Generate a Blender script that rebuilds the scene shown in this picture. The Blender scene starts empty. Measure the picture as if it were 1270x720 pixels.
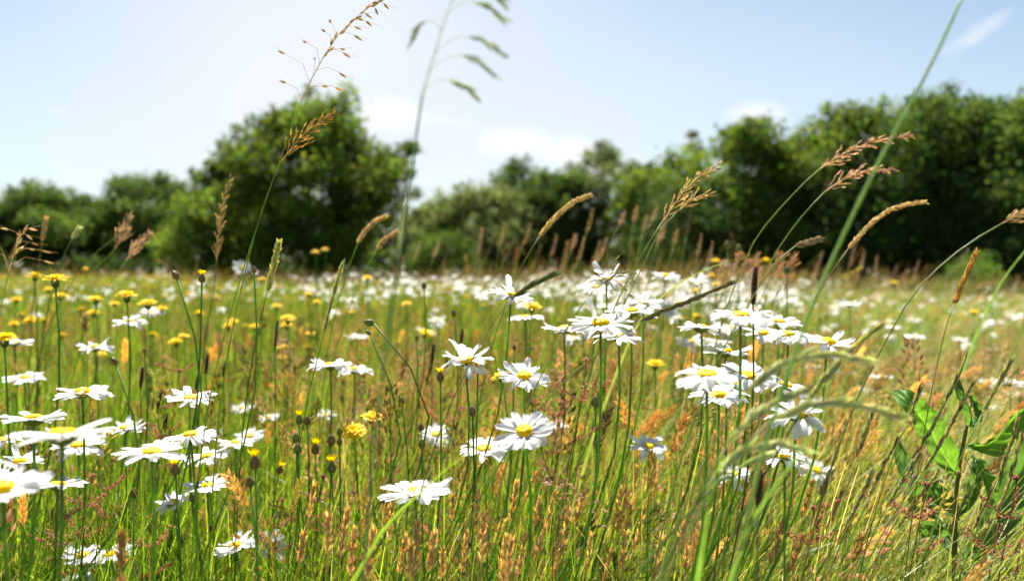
import bpy, math, random
import numpy as np
from mathutils import Vector, Matrix, Euler

random.seed(7)
RS = np.random.default_rng(11)
SC = bpy.context.scene
COL = SC.collection

# ------------------------------------------------------------------ camera
CAM_H = 0.75
FPX = 988.0                      # focal length in pixels of the 1270 px wide photograph
PITCH = math.atan(20 / FPX)
cam_d = bpy.data.cameras.new('camera')
cam_d.sensor_width = 36.0
cam_d.lens = FPX / 1270 * 36.0
cam_d.clip_start = 0.02
cam_d.clip_end = 3000
cam_d.dof.use_dof = True
cam_d.dof.focus_distance = 0.76
cam_d.dof.aperture_fstop = 4.2
cam_d.dof.aperture_blades = 7
cam = bpy.data.objects.new('camera', cam_d)
COL.objects.link(cam)
cam.location = (0, 0, CAM_H)
cam.rotation_euler = (math.pi / 2 - PITCH, 0, 0)
SC.camera = cam

# ------------------------------------------------------------------ light
SUN_EL, SUN_AZ = 57.0, -12.0     # azimuth from +Y (the view direction), negative = towards the left of the view
world = bpy.data.worlds.new('World')
SC.world = world
world.use_nodes = True
sun_d = bpy.data.lights.new('sun', 'SUN')
sun_d.energy = 5.0
sun_d.angle = math.radians(0.55)
sun_d.color = (1.0, 0.95, 0.87)
sun = bpy.data.objects.new('sun', sun_d)
COL.objects.link(sun)
_el, _az = math.radians(SUN_EL), math.radians(SUN_AZ)
SUN_DIR = Vector((math.sin(_az) * math.cos(_el), math.cos(_az) * math.cos(_el), math.sin(_el)))
sun.rotation_euler = SUN_DIR.to_track_quat('Z', 'Y').to_euler()
sun.location = SUN_DIR * 60
SC.view_settings.view_transform = 'Standard'
SC.view_settings.look = 'None'
SC.view_settings.gamma = 1.0
SC.view_settings.use_curve_mapping = False
SC.view_settings.exposure = 1.92
SKY_STRENGTH = 0.047
try:
    SC.cycles.max_bounces = 8
    SC.cycles.diffuse_bounces = 3
    SC.cycles.transmission_bounces = 6
    SC.cycles.glossy_bounces = 2
    SC.cycles.use_denoising = True
except Exception:
    pass


def pix(px, py, d):
    """A point of the place: depth d metres ahead, seen in the direction of photo pixel (px, py)."""
    x = (px - 635) / FPX * d
    u = (360 - py) / FPX * d
    return Vector((x, u * math.sin(PITCH) + d * math.cos(PITCH), CAM_H + u * math.cos(PITCH) - d * math.sin(PITCH)))


def smooth(a, b, v):
    t = np.clip((v - a) / (b - a), 0, 1)
    return t * t * (3 - 2 * t)


def terrain(x, y):
    x = np.asarray(x, float)
    y = np.asarray(y, float)
    r = np.sqrt(x * x + y * y)
    return -0.013 * np.clip(x, -60, 60) * smooth(4, 30, y) + 0.02 * np.sin(x * 1.3 + 0.5) * np.sin(y * 0.9) * smooth(1, 4, r)


def ground_z(x, y):
    return float(terrain(x, y))


# smooth value noise for patches of colour in the meadow
_G = RS.random((64, 64))


def patch(x, y, s):
    u = np.asarray(x, float) / s + 17.3
    v = np.asarray(y, float) / s + 5.1
    i, j = np.floor(u).astype(int), np.floor(v).astype(int)
    fu, fv = u - i, v - j
    fu, fv = fu * fu * (3 - 2 * fu), fv * fv * (3 - 2 * fv)
    g = lambda a, b: _G[a % 64, b % 64]
    return (g(i, j) * (1 - fu) + g(i + 1, j) * fu) * (1 - fv) + (g(i, j + 1) * (1 - fu) + g(i + 1, j + 1) * fu) * fv


# ------------------------------------------------------------------ sky
def build_sky():
    nt = world.node_tree
    N, L = nt.nodes, nt.links
    N.clear()
    out = N.new('ShaderNodeOutputWorld')
    bg = N.new('ShaderNodeBackground')
    bg.inputs['Strength'].default_value = SKY_STRENGTH
    L.new(bg.outputs[0], out.inputs[0])
    sky = N.new('ShaderNodeTexSky')
    sky.sky_type = 'NISHITA'
    sky.sun_disc = False
    sky.sun_elevation = math.radians(SUN_EL)
    sky.sun_rotation = math.radians(SUN_AZ)
    sky.altitude = 0
    sky.air_density = 1.0
    sky.dust_density = 0.5
    sky.ozone_density = 2.6
    tc = N.new('ShaderNodeTexCoord')
    sep = N.new('ShaderNodeSeparateXYZ')
    L.new(tc.outputs['Generated'], sep.inputs[0])

    def m(op, a, b=None, clamp=False):
        n = N.new('ShaderNodeMath')
        n.operation = op
        n.use_clamp = clamp
        for k, v in enumerate((a, b)):
            if v is None:
                continue
            if isinstance(v, (int, float)):
                n.inputs[k].default_value = v
            else:
                L.new(v, n.inputs[k])
        return n.outputs[0]
    az = m('ARCTAN2', sep.outputs[0], sep.outputs[1])
    el = m('ARCSINE', sep.outputs[2])
    noise = N.new('ShaderNodeTexNoise')
    noise.inputs['Scale'].default_value = 24
    noise.inputs['Detail'].default_value = 7
    noise.inputs['Roughness'].default_value = 0.72
    L.new(tc.outputs['Generated'], noise.inputs['Vector'])
    soft = N.new('ShaderNodeTexNoise')
    soft.inputs['Scale'].default_value = 2.6
    soft.inputs['Detail'].default_value = 4
    L.new(tc.outputs['Generated'], soft.inputs['Vector'])
    # small fair-weather clouds low over the trees: azimuth, elevation, half widths (degrees), strength
    total = None
    for (px, py, wx, wy, k) in [(118, 222, 60, 16, .55), (75, 138, 30, 10, .5), (12, 246, 34, 14, .7), (485, 142, 46, 26, 1.0),
                                (560, 148, 40, 12, .35), (632, 176, 52, 24, 1.0), (575, 214, 34, 12, .5), (712, 192, 34, 22, 1.0), (780, 208, 40, 18, .7),
                                (935, 142, 44, 16, .95), (1196, 48, 46, 16, .46), (1228, 34, 30, 12, .36), (1268, 52, 26, 10, .35)]:
        a0 = math.atan2(px - 635, FPX)
        e0 = math.atan2(340 - py, FPX / math.cos(a0))
        da = m('MULTIPLY', m('SUBTRACT', az, a0), FPX / wx)
        de = m('MULTIPLY', m('SUBTRACT', el, e0), FPX / wy)
        if px > 1150:
            de = m('SUBTRACT', de, m('MULTIPLY', da, 1.6))
        q = m('ADD', m('MULTIPLY', da, da), m('MULTIPLY', de, de))
        g = m('MULTIPLY', m('EXPONENT', m('MULTIPLY', q, -0.9)), k)
        total = g if total is None else m('ADD', total, g)
    edge = m('SUBTRACT', m('MULTIPLY', total, 1.25), m('MULTIPLY', m('SUBTRACT', 1.0, noise.outputs[0]), 1.02))
    puff = m('MULTIPLY', m('MAXIMUM', edge, 0.0), 1.0, True)
    # thin high cirrus: one bright sheet and a wider fainter one
    veil = None
    for (px, py, wx, wy, k) in [(410, 60, 225, 190, .85), (640, 130, 400, 130, .50), (900, 215, 420, 90, .25), (200, 190, 300, 90, .35)]:
        a0 = math.atan2(px - 635, FPX)
        e0 = math.atan2(340 - py, FPX / math.cos(a0))
        da = m('MULTIPLY', m('SUBTRACT', az, a0), FPX / wx)
        de = m('MULTIPLY', m('SUBTRACT', el, e0), FPX / wy)
        q = m('ADD', m('MULTIPLY', da, da), m('MULTIPLY', de, de))
        g = m('SUBTRACT', 1.0, m('MULTIPLY', m('EXPONENT', m('MULTIPLY', q, -0.6)), k))
        veil = g if veil is None else m('MULTIPLY', veil, g)
    veil = m('MULTIPLY', m('SUBTRACT', 1.0, veil), m('ADD', 0.72, m('MULTIPLY', soft.outputs[0], 0.5)), True)
    mix1 = N.new('ShaderNodeMix')
    mix1.data_type = 'RGBA'
    L.new(veil, mix1.inputs[0])
    air = N.new('ShaderNodeVectorMath')
    air.operation = 'MULTIPLY'
    L.new(sky.outputs[0], air.inputs[0])
    air.inputs[1].default_value = (0.85, 0.845, 0.76)
    L.new(air.outputs[0], mix1.inputs[6])
    mix1.inputs[7].default_value = (5.2, 5.4, 5.6, 1)
    mix2 = N.new('ShaderNodeMix')
    mix2.data_type = 'RGBA'
    L.new(puff, mix2.inputs[0])
    L.new(mix1.outputs[2], mix2.inputs[6])
    mix2.inputs[7].default_value = (6.3, 6.3, 6.3, 1)
    L.new(mix2.outputs[2], bg.inputs[0])


build_sky()


# ------------------------------------------------------------------ materials
def new_mat(name):
    m = bpy.data.materials.new(name)
    m.use_nodes = True
    m.node_tree.nodes.clear()
    return m, m.node_tree.nodes, m.node_tree.links


def leaf_material(name, trans=0.4, rough=0.45, spec=0.35, noise_scale=180.0, amount=0.35, tint=(1.25, 1.2, 0.6)):
    """Plant tissue: the colour each blade or leaf has by itself (attribute Col), mottled, letting some light through."""
    m, N, L = new_mat(name)
    out = N.new('ShaderNodeOutputMaterial')
    att = N.new('ShaderNodeAttribute')
    att.attribute_name = 'Col'
    geo = N.new('ShaderNodeNewGeometry')
    nz = N.new('ShaderNodeTexNoise')
    nz.inputs['Scale'].default_value = noise_scale
    nz.inputs['Detail'].default_value = 3
    L.new(geo.outputs['Position'], nz.inputs['Vector'])
    ramp = N.new('ShaderNodeMapRange')
    ramp.inputs[1].default_value = 0.25
    ramp.inputs[2].default_value = 0.75
    ramp.inputs[3].default_value = 1 - amount
    ramp.inputs[4].default_value = 1 + amount
    L.new(nz.outputs[0], ramp.inputs[0])
    mul = N.new('ShaderNodeVectorMath')
    mul.operation = 'SCALE'
    L.new(att.outputs['Color'], mul.inputs[0])
    L.new(ramp.outputs[0], mul.inputs['Scale'])
    p = N.new('ShaderNodeBsdfPrincipled')
    p.inputs['Roughness'].default_value = rough
    p.inputs['Specular IOR Level'].default_value = spec
    L.new(mul.outputs[0], p.inputs['Base Color'])
    tr = N.new('ShaderNodeBsdfTranslucent')
    tn = N.new('ShaderNodeVectorMath')
    tn.operation = 'MULTIPLY'
    L.new(mul.outputs[0], tn.inputs[0])
    tn.inputs[1].default_value = tint
    L.new(tn.outputs[0], tr.inputs['Color'])
    mx = N.new('ShaderNodeMixShader')
    mx.inputs[0].default_value = trans
    L.new(p.outputs[0], mx.inputs[1])
    L.new(tr.outputs[0], mx.inputs[2])
    L.new(mx.outputs[0], out.inputs[0])
    return m


M_GRASS = leaf_material('grass_tissue', 0.52, 0.42, 0.4, 60)
M_SEED = leaf_material('dry_seed_tissue', 0.64, 0.6, 0.2, 400, 0.3, (1.1, 1.05, 0.9))
M_STEM = leaf_material('stem_tissue', 0.5, 0.45, 0.35, 120, 0.25)
M_DOCK = leaf_material('broad_leaf_tissue', 0.5, 0.5, 0.3, 90, 0.2)
M_TREE = leaf_material('tree_leaf_tissue', 0.5, 0.6, 0.08, 0.5, 0.25)
M_BARK = leaf_material('bark', 0.0, 0.9, 0.1, 6, 0.4)


def petal_material(name, base, trans, freq, dark, bump):
    m, N, L = new_mat(name)
    out = N.new('ShaderNodeOutputMaterial')
    p = N.new('ShaderNodeBsdfPrincipled')
    p.inputs['Roughness'].default_value = 0.5
    p.inputs['Specular IOR Level'].default_value = 0.08
    tc = N.new('ShaderNodeTexCoord')
    nz = N.new('ShaderNodeTexNoise')
    nz.inputs['Scale'].default_value = freq
    nz.inputs['Detail'].default_value = 2
    L.new(tc.outputs['Object'], nz.inputs['Vector'])
    mix = N.new('ShaderNodeMix')
    mix.data_type = 'RGBA'
    L.new(nz.outputs[0], mix.inputs[0])
    mix.inputs[6].default_value = (*[c * dark for c in base], 1)
    mix.inputs[7].default_value = (*base, 1)
    L.new(mix.outputs[2], p.inputs['Base Color'])
    bp = N.new('ShaderNodeBump')
    bp.inputs['Strength'].default_value = bump
    bp.inputs['Distance'].default_value = 0.0006
    L.new(nz.outputs[0], bp.inputs['Height'])
    L.new(bp.outputs[0], p.inputs['Normal'])
    tr = N.new('ShaderNodeBsdfTranslucent')
    L.new(mix.outputs[2], tr.inputs['Color'])
    mx = N.new('ShaderNodeMixShader')
    mx.inputs[0].default_value = trans
    L.new(p.outputs[0], mx.inputs[1])
    L.new(tr.outputs[0], mx.inputs[2])
    L.new(mx.outputs[0], out.inputs[0])
    return m


M_WHITE = petal_material('white_petal', (0.74, 0.74, 0.735), 0.42, 300, 0.93, 0.1)
M_YELLOW = petal_material('yellow_disc', (0.88, 0.55, 0.0), 0.15, 900, 0.75, 0.5)
M_GOLD = petal_material('golden_floret', (0.90, 0.62, 0.0), 0.4, 300, 0.85, 0.1)


def ground_material():
    m, N, L = new_mat('meadow_soil')
    out = N.new('ShaderNodeOutputMaterial')
    p = N.new('ShaderNodeBsdfPrincipled')
    p.inputs['Roughness'].default_value = 0.95
    geo = N.new('ShaderNodeNewGeometry')
    a = N.new('ShaderNodeTexNoise')
    a.inputs['Scale'].default_value = 0.35
    a.inputs['Detail'].default_value = 6
    b = N.new('ShaderNodeTexNoise')
    b.inputs['Scale'].default_value = 14
    b.inputs['Detail'].default_value = 6
    for n in (a, b):
        L.new(geo.outputs['Position'], n.inputs['Vector'])
    r1 = N.new('ShaderNodeValToRGB')
    r1.color_ramp.elements[0].position = 0.35
    r1.color_ramp.elements[0].color = (0.10, 0.12, 0.035, 1)
    r1.color_ramp.elements[1].position = 0.68
    r1.color_ramp.elements[1].color = (0.20, 0.16, 0.07, 1)
    L.new(a.outputs[0], r1.inputs[0])
    r2 = N.new('ShaderNodeValToRGB')
    r2.color_ramp.elements[0].position = 0.3
    r2.color_ramp.elements[0].color = (0.45, 0.45, 0.45, 1)
    r2.color_ramp.elements[1].position = 0.7
    r2.color_ramp.elements[1].color = (1, 1, 1, 1)
    L.new(b.outputs[0], r2.inputs[0])
    mx = N.new('ShaderNodeMix')
    mx.data_type = 'RGBA'
    mx.blend_type = 'MULTIPLY'
    mx.inputs[0].default_value = 1
    L.new(r1.outputs[0], mx.inputs[6])
    L.new(r2.outputs[0], mx.inputs[7])
    L.new(mx.outputs[2], p.inputs['Base Color'])
    bp = N.new('ShaderNodeBump')
    bp.inputs['Distance'].default_value = 0.05
    L.new(b.outputs[0], bp.inputs['Height'])
    L.new(bp.outputs[0], p.inputs['Normal'])
    L.new(p.outputs[0], out.inputs[0])
    return m


# ------------------------------------------------------------------ mesh helpers
def mesh_np(name, V, F, C=None, mats=(), mat_idx=None, smooth_shade=True):
    """V (n,3), F list of face index arrays of equal width or a list of such arrays, C (n,3) colours."""
    me = bpy.data.meshes.new(name)
    Fs = F if isinstance(F, list) else [F]
    V = np.ascontiguousarray(V, np.float32)
    nl = sum(f.size for f in Fs)
    nf = sum(len(f) for f in Fs)
    me.vertices.add(len(V))
    me.vertices.foreach_set('co', V.ravel())
    me.loops.add(nl)
    me.polygons.add(nf)
    me.loops.foreach_set('vertex_index', np.concatenate([f.ravel() for f in Fs]).astype(np.int32))
    sizes = np.concatenate([np.full(len(f), f.shape[1]) for f in Fs])
    starts = np.concatenate([[0], np.cumsum(sizes)[:-1]]).astype(np.int32)
    me.polygons.foreach_set('loop_start', starts)
    if mat_idx is not None:
        me.polygons.foreach_set('material_index', np.asarray(mat_idx, np.int32))
    me.polygons.foreach_set('use_smooth', np.full(nf, smooth_shade))
    me.update(calc_edges=True)
    if C is not None:
        a = me.color_attributes.new('Col', 'FLOAT_COLOR', 'POINT')
        a.data.foreach_set('color', np.c_[C, np.ones(len(C))].astype(np.float32).ravel())
    for m in mats:
        me.materials.append(m)
    me.validate()
    return me


class MB:
    """Collects shapes with colours into ONE mesh."""

    def __init__(self):
        self.v, self.f, self.c, self.mi = [], [], [], []

    def add(self, verts, faces, col, mi=0):
        b = len(self.v)
        self.v += [tuple(p) for p in verts]
        if isinstance(col, list):
            self.c += col
        else:
            self.c += [tuple(col)] * len(verts)
        self.f += [tuple(b + i for i in f) for f in faces]
        self.mi += [mi] * len(faces)

    def tube(self, pts, radii, col, sides=5, mi=0, cap=True):
        n = len(pts)
        verts, faces = [], []
        up = Vector((0.3, 1, 0.1)).normalized()
        for i, p in enumerate(pts):
            t = (pts[min(i + 1, n - 1)] - pts[max(i - 1, 0)]).normalized()
            a = t.cross(up)
            if a.length < 1e-3:
                a = t.cross(Vector((1, 0, 0)))
            a.normalize()
            b = t.cross(a)
            r = radii[i] if not isinstance(radii, (int, float)) else radii
            for k in range(sides):
                q = 2 * math.pi * k / sides
                verts.append(p + (a * math.cos(q) + b * math.sin(q)) * r)
        for i in range(n - 1):
            for k in range(sides):
                k2 = (k + 1) % sides
                faces.append((i * sides + k, i * sides + k2, (i + 1) * sides + k2, (i + 1) * sides + k))
        if cap:
            faces.append(tuple(range(sides))[::-1])
            faces.append(tuple((n - 1) * sides + k for k in range(sides)))
        if isinstance(col, list):
            col = [c for c in col for _ in range(sides)]
        self.add(verts, faces, col, mi)

    def spikelet(self, p, d, length, r, col, mi=0):
        """A small pointed grain from p along d."""
        d = d.normalized()
        a = d.cross(Vector((0.31, 0.87, 0.38))).normalized()
        b = d.cross(a)
        verts = [p]
        for (s, rr) in ((0.3, 1.0), (0.65, 0.75)):
            for k in range(4):
                q = math.pi / 2 * k
                verts.append(p + d * (length * s) + (a * math.cos(q) + b * math.sin(q)) * (r * rr))
        verts.append(p + d * length)
        faces = []
        for k in range(4):
            k2 = (k + 1) % 4
            faces += [(0, 1 + k2, 1 + k), (1 + k, 1 + k2, 5 + k2, 5 + k), (5 + k, 5 + k2, 9)]
        self.add(verts, faces, col, mi)

    def mesh(self, name, mats, smooth_shade=True):
        me = bpy.data.meshes.new(name)
        me.from_pydata(self.v, [], self.f)
        me.update()
        me.polygons.foreach_set('use_smooth', [smooth_shade] * len(self.f))
        me.polygons.foreach_set('material_index', self.mi)
        a = me.color_attributes.new('Col', 'FLOAT_COLOR', 'POINT')
        a.data.foreach_set('color', np.c_[np.array(self.c), np.ones(len(self.c))].astype(np.float32).ravel())
        for m in mats:
            me.materials.append(m)
        return me


def link(name, me, parent=None, mat=None):
    o = bpy.data.objects.new(name, me)
    COL.objects.link(o)
    if parent is not None:
        o.parent = parent
    if mat is not None:
        o.matrix_basis = mat
    return o


def tag(o, label=None, cat=None, group=None, kind=None):
    if label:
        o['label'] = label
    if cat:
        o['category'] = cat
    if group:
        o['group'] = group
    if kind:
        o['kind'] = kind
    return o


def thing(name, label, cat, loc, group=None):
    o = bpy.data.objects.new(name, None)
    o.empty_display_size = 0.05
    COL.objects.link(o)
    o.location = loc
    return tag(o, label, cat, group)


def jitter(c, k=0.15):
    s = 1 + random.uniform(-k, k)
    return tuple(max(0.0, v * s * (1 + random.uniform(-k, k) * 0.4)) for v in c)


def bez(p0, p1, p2, n):
    return [p0 * (1 - t) ** 2 + p1 * (2 * t * (1 - t)) + p2 * t * t for t in [i / (n - 1) for i in range(n)]]


def spline(P, n):
    """Smooth curve through points P, parametrised by chord length so that uneven spacing makes no kinks."""
    A = np.array([tuple(p) for p in P])
    u = np.concatenate([[0], np.cumsum(np.linalg.norm(np.diff(A, axis=0), axis=1) + 1e-6)])
    d = np.diff(A, axis=0) / np.diff(u)[:, None]
    T = np.zeros_like(A)
    h = np.diff(u)
    T[1:-1] = (d[:-1] * h[1:, None] + d[1:] * h[:-1, None]) / (h[1:] + h[:-1])[:, None]
    T[0], T[-1] = 1.5 * d[0] - .5 * T[1] if len(P) > 2 else d[0], 1.5 * d[-1] - .5 * T[-2] if len(P) > 2 else d[-1]
    out = []
    for q in np.linspace(0, u[-1], n):
        k = min(max(int(np.searchsorted(u, q, 'right')) - 1, 0), len(P) - 2)
        t = (q - u[k]) / h[k]
        a, b, m0, m1 = A[k], A[k + 1], T[k] * h[k], T[k + 1] * h[k]
        out.append(Vector((2 * t ** 3 - 3 * t * t + 1) * a + (t ** 3 - 2 * t * t + t) * m0 + (3 * t * t - 2 * t ** 3) * b + (t ** 3 - t * t) * m1))
    return out


# ------------------------------------------------------------------ ground
def build_ground():
    ys = np.concatenate([np.linspace(-30, 0, 13)[:-1], np.linspace(0, 12, 49)[:-1], np.linspace(12, 100, 45)[:-1], np.array([100, 150, 250, 450, 900])])
    xs = np.concatenate([-np.array([900, 400, 200, 120]), np.linspace(-80, -10, 29)[:-1], np.linspace(-10, 10, 81)[:-1], np.linspace(10, 80, 29), np.array([120, 200, 400, 900])])
    X, Y = np.meshgrid(xs, ys)
    V = np.c_[X.ravel(), Y.ravel(), terrain(X, Y).ravel()]
    nx = len(xs)
    idx = np.arange(len(V)).reshape(len(ys), nx)
    F = np.stack([idx[:-1, :-1], idx[:-1, 1:], idx[1:, 1:], idx[1:, :-1]], -1).reshape(-1, 4)
    tag(link('ground', mesh_np('ground', V, F, None, [ground_material()])), kind='structure')


build_ground()

# ------------------------------------------------------------------ trees
LEAF_T = np.array([[-.5, 0, 0], [-.1, .36, .1], [.5, 0, 0], [-.1, -.36, .1]])


def rand_rot(n, flat=0.0):
    """n random rotation matrices; flat > 0 keeps leaves nearer level."""
    q = RS.normal(size=(n, 4))
    if flat:
        q[:, 1:3] *= (1 - flat)
    q /= np.linalg.norm(q, axis=1)[:, None]
    w, x, y, z = q.T
    return np.stack([np.stack([1 - 2 * (y * y + z * z), 2 * (x * y - z * w), 2 * (x * z + y * w)], -1),
                     np.stack([2 * (x * y + z * w), 1 - 2 * (x * x + z * z), 2 * (y * z - x * w)], -1),
                     np.stack([2 * (x * z - y * w), 2 * (y * z + x * w), 1 - 2 * (x * x + y * y)], -1)], 1)


def leaves_mesh(name, P, size, C, mat):
    n = len(P)
    R = rand_rot(n)
    V = np.einsum('nij,kj->nki', R, LEAF_T) * np.asarray(size)[:, None, None] + P[:, None, :]
    F = np.arange(n * 4).reshape(n, 4)
    return mesh_np(name, V.reshape(-1, 3), F, np.repeat(C, 4, 0), [mat], smooth_shade=False)


def lobes_points(lobes, n):
    """Points spread through a set of ellipsoid lobes (c, r), denser towards their skins."""
    w = np.array([l[1][0] * l[1][1] * l[1][2] for l in lobes]) ** 0.72
    k = RS.choice(len(lobes), n, p=w / w.sum())
    d = RS.normal(size=(n, 3))
    d /= np.linalg.norm(d, axis=1)[:, None]
    r = RS.random(n) ** 0.42 * (1 + 0.16 * RS.normal(size=n))
    c = np.array([l[0] for l in lobes])[k]
    rr = np.array([l[1] for l in lobes])[k]
    return c + d * rr * r[:, None], k


def tree(label, px, d, top, half_w, col, n=9000, leaf=0.30, low=0.12, n_lobes=40, lobe=0.27, airy=1.0, cat='tree', name='tree', lean=0.0, trunk_r=None):
    """px: where it stands; d: metres away; top: photo row of its top; half_w: half width in metres."""
    half_w *= 1.2
    n = int(n * 2.0)
    leaf *= .78
    x = (px - 635) / FPX * d
    z0 = ground_z(x, d)
    h = CAM_H + (340 - top) / FPX * d - z0
    root = thing(name, label, cat, (x, d, z0), 'trees along the edge of the meadow')
    cz0 = h * low
    ch = h - cz0
    lobes = []
    for i in range(n_lobes):
        t = (i + 0.5) / n_lobes
        zz = cz0 + ch * (0.12 + 0.80 * t)
        prof = math.sin(math.pi * min(1, max(0.0, 0.2 + 0.74 * t))) ** 0.7
        a = i * 2.399 + random.uniform(-.5, .5)
        rad = half_w * prof * random.uniform(0.40, 1.0)
        s = half_w * lobe * random.uniform(0.75, 1.4)
        lobes.append(((math.cos(a) * rad + lean * t, math.sin(a) * rad, zz), (s, s, s * random.uniform(0.6, 0.85))))
    lobes.append(((lean, 0, h - half_w * lobe * 0.6), (half_w * lobe, half_w * lobe, half_w * lobe * 0.6)))
    for _ in range(int(n_lobes * 1.6)):
        c, r = random.choice(lobes[:n_lobes])
        v = Vector((random.gauss(0, 1), random.gauss(0, 1), random.gauss(.35, .8))).normalized()
        sp = half_w * random.uniform(.07, .15)
        lobes.append(((c[0] + v.x * r[0] * 1.1, c[1] + v.y * r[1] * 1.1, c[2] + v.z * r[2] * 1.15), (sp, sp, sp * random.uniform(.7, 1.3))))
    P, k = lobes_points(lobes, int(n * airy))
    sel = P[:, 2] > 0.15
    P, k = P[sel], k[sel]
    lob_c = 1 + 0.28 * RS.normal(size=len(lobes))
    C = np.array(col)[None] * np.clip(lob_c[k] + 0.22 * RS.normal(size=len(P)), 0.45, 1.7)[:, None]
    C[:, 0] *= 1 + 0.18 * RS.normal(size=len(P))
    crown = link('crown', leaves_mesh('crown', P, leaf * RS.uniform(0.6, 1.4, len(P)), np.clip(C, 0.004, 1), M_TREE), root)
    tb = MB()
    r0 = trunk_r or 0.028 * h
    bark = (0.09, 0.075, 0.055)
    pts = [Vector((lean * t * t + 0.06 * math.sin(5 * t + px), 0.05 * math.cos(4 * t), h * 0.86 * t)) for t in [j / 8 for j in range(9)]]
    tb.tube(pts, [r0 * (1.3 if j == 0 else 1) * (1 - 0.11 * j) for j in range(9)], bark, 8)
    for lo in random.sample(lobes, min(11, len(lobes))):
        c = Vector(lo[0])
        s = pts[max(1, min(7, int(c.z / (h * 0.86) * 8) - 2))]
        mid = (s + c) / 2 + Vector((0, 0, 0.08 * h * random.uniform(-.3, .6)))
        tb.tube(bez(s, mid, c, 5), [r0 * .38, r0 * .3, r0 * .22, r0 * .14, r0 * .06], bark, 5)
    link('trunk', tb.mesh('trunk', [M_BARK]), root)
    return root


OAK = (0.085, 0.132, 0.024)
MID = (0.062, 0.104, 0.025)
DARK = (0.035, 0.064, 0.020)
PALE = (0.105, 0.138, 0.058)
# label, px, depth, top row, half width (m), colour
tree('broad dark round tree with low crown, first along the treeline', 48, 58, 232, 3.6, MID, 9000)
tree('low grey-green tree in the dip beside the round dark tree', 120, 62, 246, 3.6, MID, 6000)
tree('round-topped dark tree with two humps beside the big oak', 188, 60, 218, 3.8, MID, 9000)
tree('smaller leafy tree half hidden behind the left flank of the oak', 288, 48, 196, 2.2, OAK, 7500, n_lobes=40)
tree('big broad oak-like tree standing apart in front of the treeline', 384, 40, 128, 4.1, OAK, 19000, leaf=0.30, low=0.03, n_lobes=70, lobe=0.25, lean=0.15)
tree('thin wispy tree with gaps of sky beside the big oak', 500, 50, 196, 1.5, PALE, 1500, leaf=0.22, n_lobes=12, lobe=.3)
tree('low pale bushy tree in the gap after the big oak', 540, 56, 250, 2.6, PALE, 5200)
tree('grey-green bushy tree below the narrow spire tree', 598, 54, 234, 3.2, PALE, 8000)
tree('narrow dark spire-shaped tree in the middle of the treeline', 641, 58, 192, 2.0, MID, 4600, leaf=.26, lobe=.36, n_lobes=34, low=.02)
tree('rounded mid-green tree between the spire tree and the airy birch', 694, 56, 212, 3.1, MID, 9000)
tree('tall airy birch-like tree with small clustered foliage against the sky', 748, 58, 172, 3.2, PALE, 8500, leaf=.24, n_lobes=46, lobe=.22, low=.02)
tree('bright green ragged tree beside the airy birch', 816, 52, 204, 3.0, OAK, 9000)
tree('thin grey half-bare tree poking above its leafier neighbour', 858, 54, 162, 1.5, (0.09, 0.10, 0.06), 1800, leaf=.2, n_lobes=12, lobe=.3)
tree('tall bright-topped tree with ragged holes in its crown', 922, 44, 154, 3.6, OAK, 10500, n_lobes=34, lobe=.27, low=.04)
tree('dark leafy tree filling the notch between two tall crowns', 998, 46, 174, 3.2, MID, 10000, low=.02)
tree('large spreading tree where the treeline steps up highest', 1062, 43, 131, 3.9, OAK, 12000, n_lobes=36, lobe=.28, low=.03)
tree('very tall broad tree in the dense dark part of the treeline', 1155, 42, 117, 4.2, MID, 14000, n_lobes=38, lobe=.27, low=.03)
tree('massive dark tree at the end of the treeline', 1250, 40, 119, 4.2, MID, 14000, n_lobes=36, lobe=.28, low=.03)
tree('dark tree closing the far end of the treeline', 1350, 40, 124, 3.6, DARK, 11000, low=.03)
tree('outermost round tree past the first dark tree of the treeline', -40, 56, 246, 3.2, MID, 6000)
# bushes at the foot of the wood
for (px, d, top, hw, col, lab) in [
    (1205, 26, 321, 0.85, (0.085, 0.15, 0.03), 'small bright green sunlit shrub in front of the dark wood'),
    (250, 38, 236, 1.6, OAK, 'leafy bush leaning against the lower side of the big oak'),
    (545, 46, 292, 1.9, MID, 'low round bush in the gap after the big oak'),
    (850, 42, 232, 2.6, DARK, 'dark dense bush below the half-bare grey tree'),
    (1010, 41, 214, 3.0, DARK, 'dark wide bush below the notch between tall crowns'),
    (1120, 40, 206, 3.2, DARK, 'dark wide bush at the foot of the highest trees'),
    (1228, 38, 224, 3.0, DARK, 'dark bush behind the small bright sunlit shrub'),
]:
    tree(lab, px, d, top, hw, col, 4200 if hw > 1 else 2200, leaf=.2 if hw > 1 else .09, low=0.0, n_lobes=22, lobe=.42, cat='bush', name='bush', trunk_r=.06)


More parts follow.
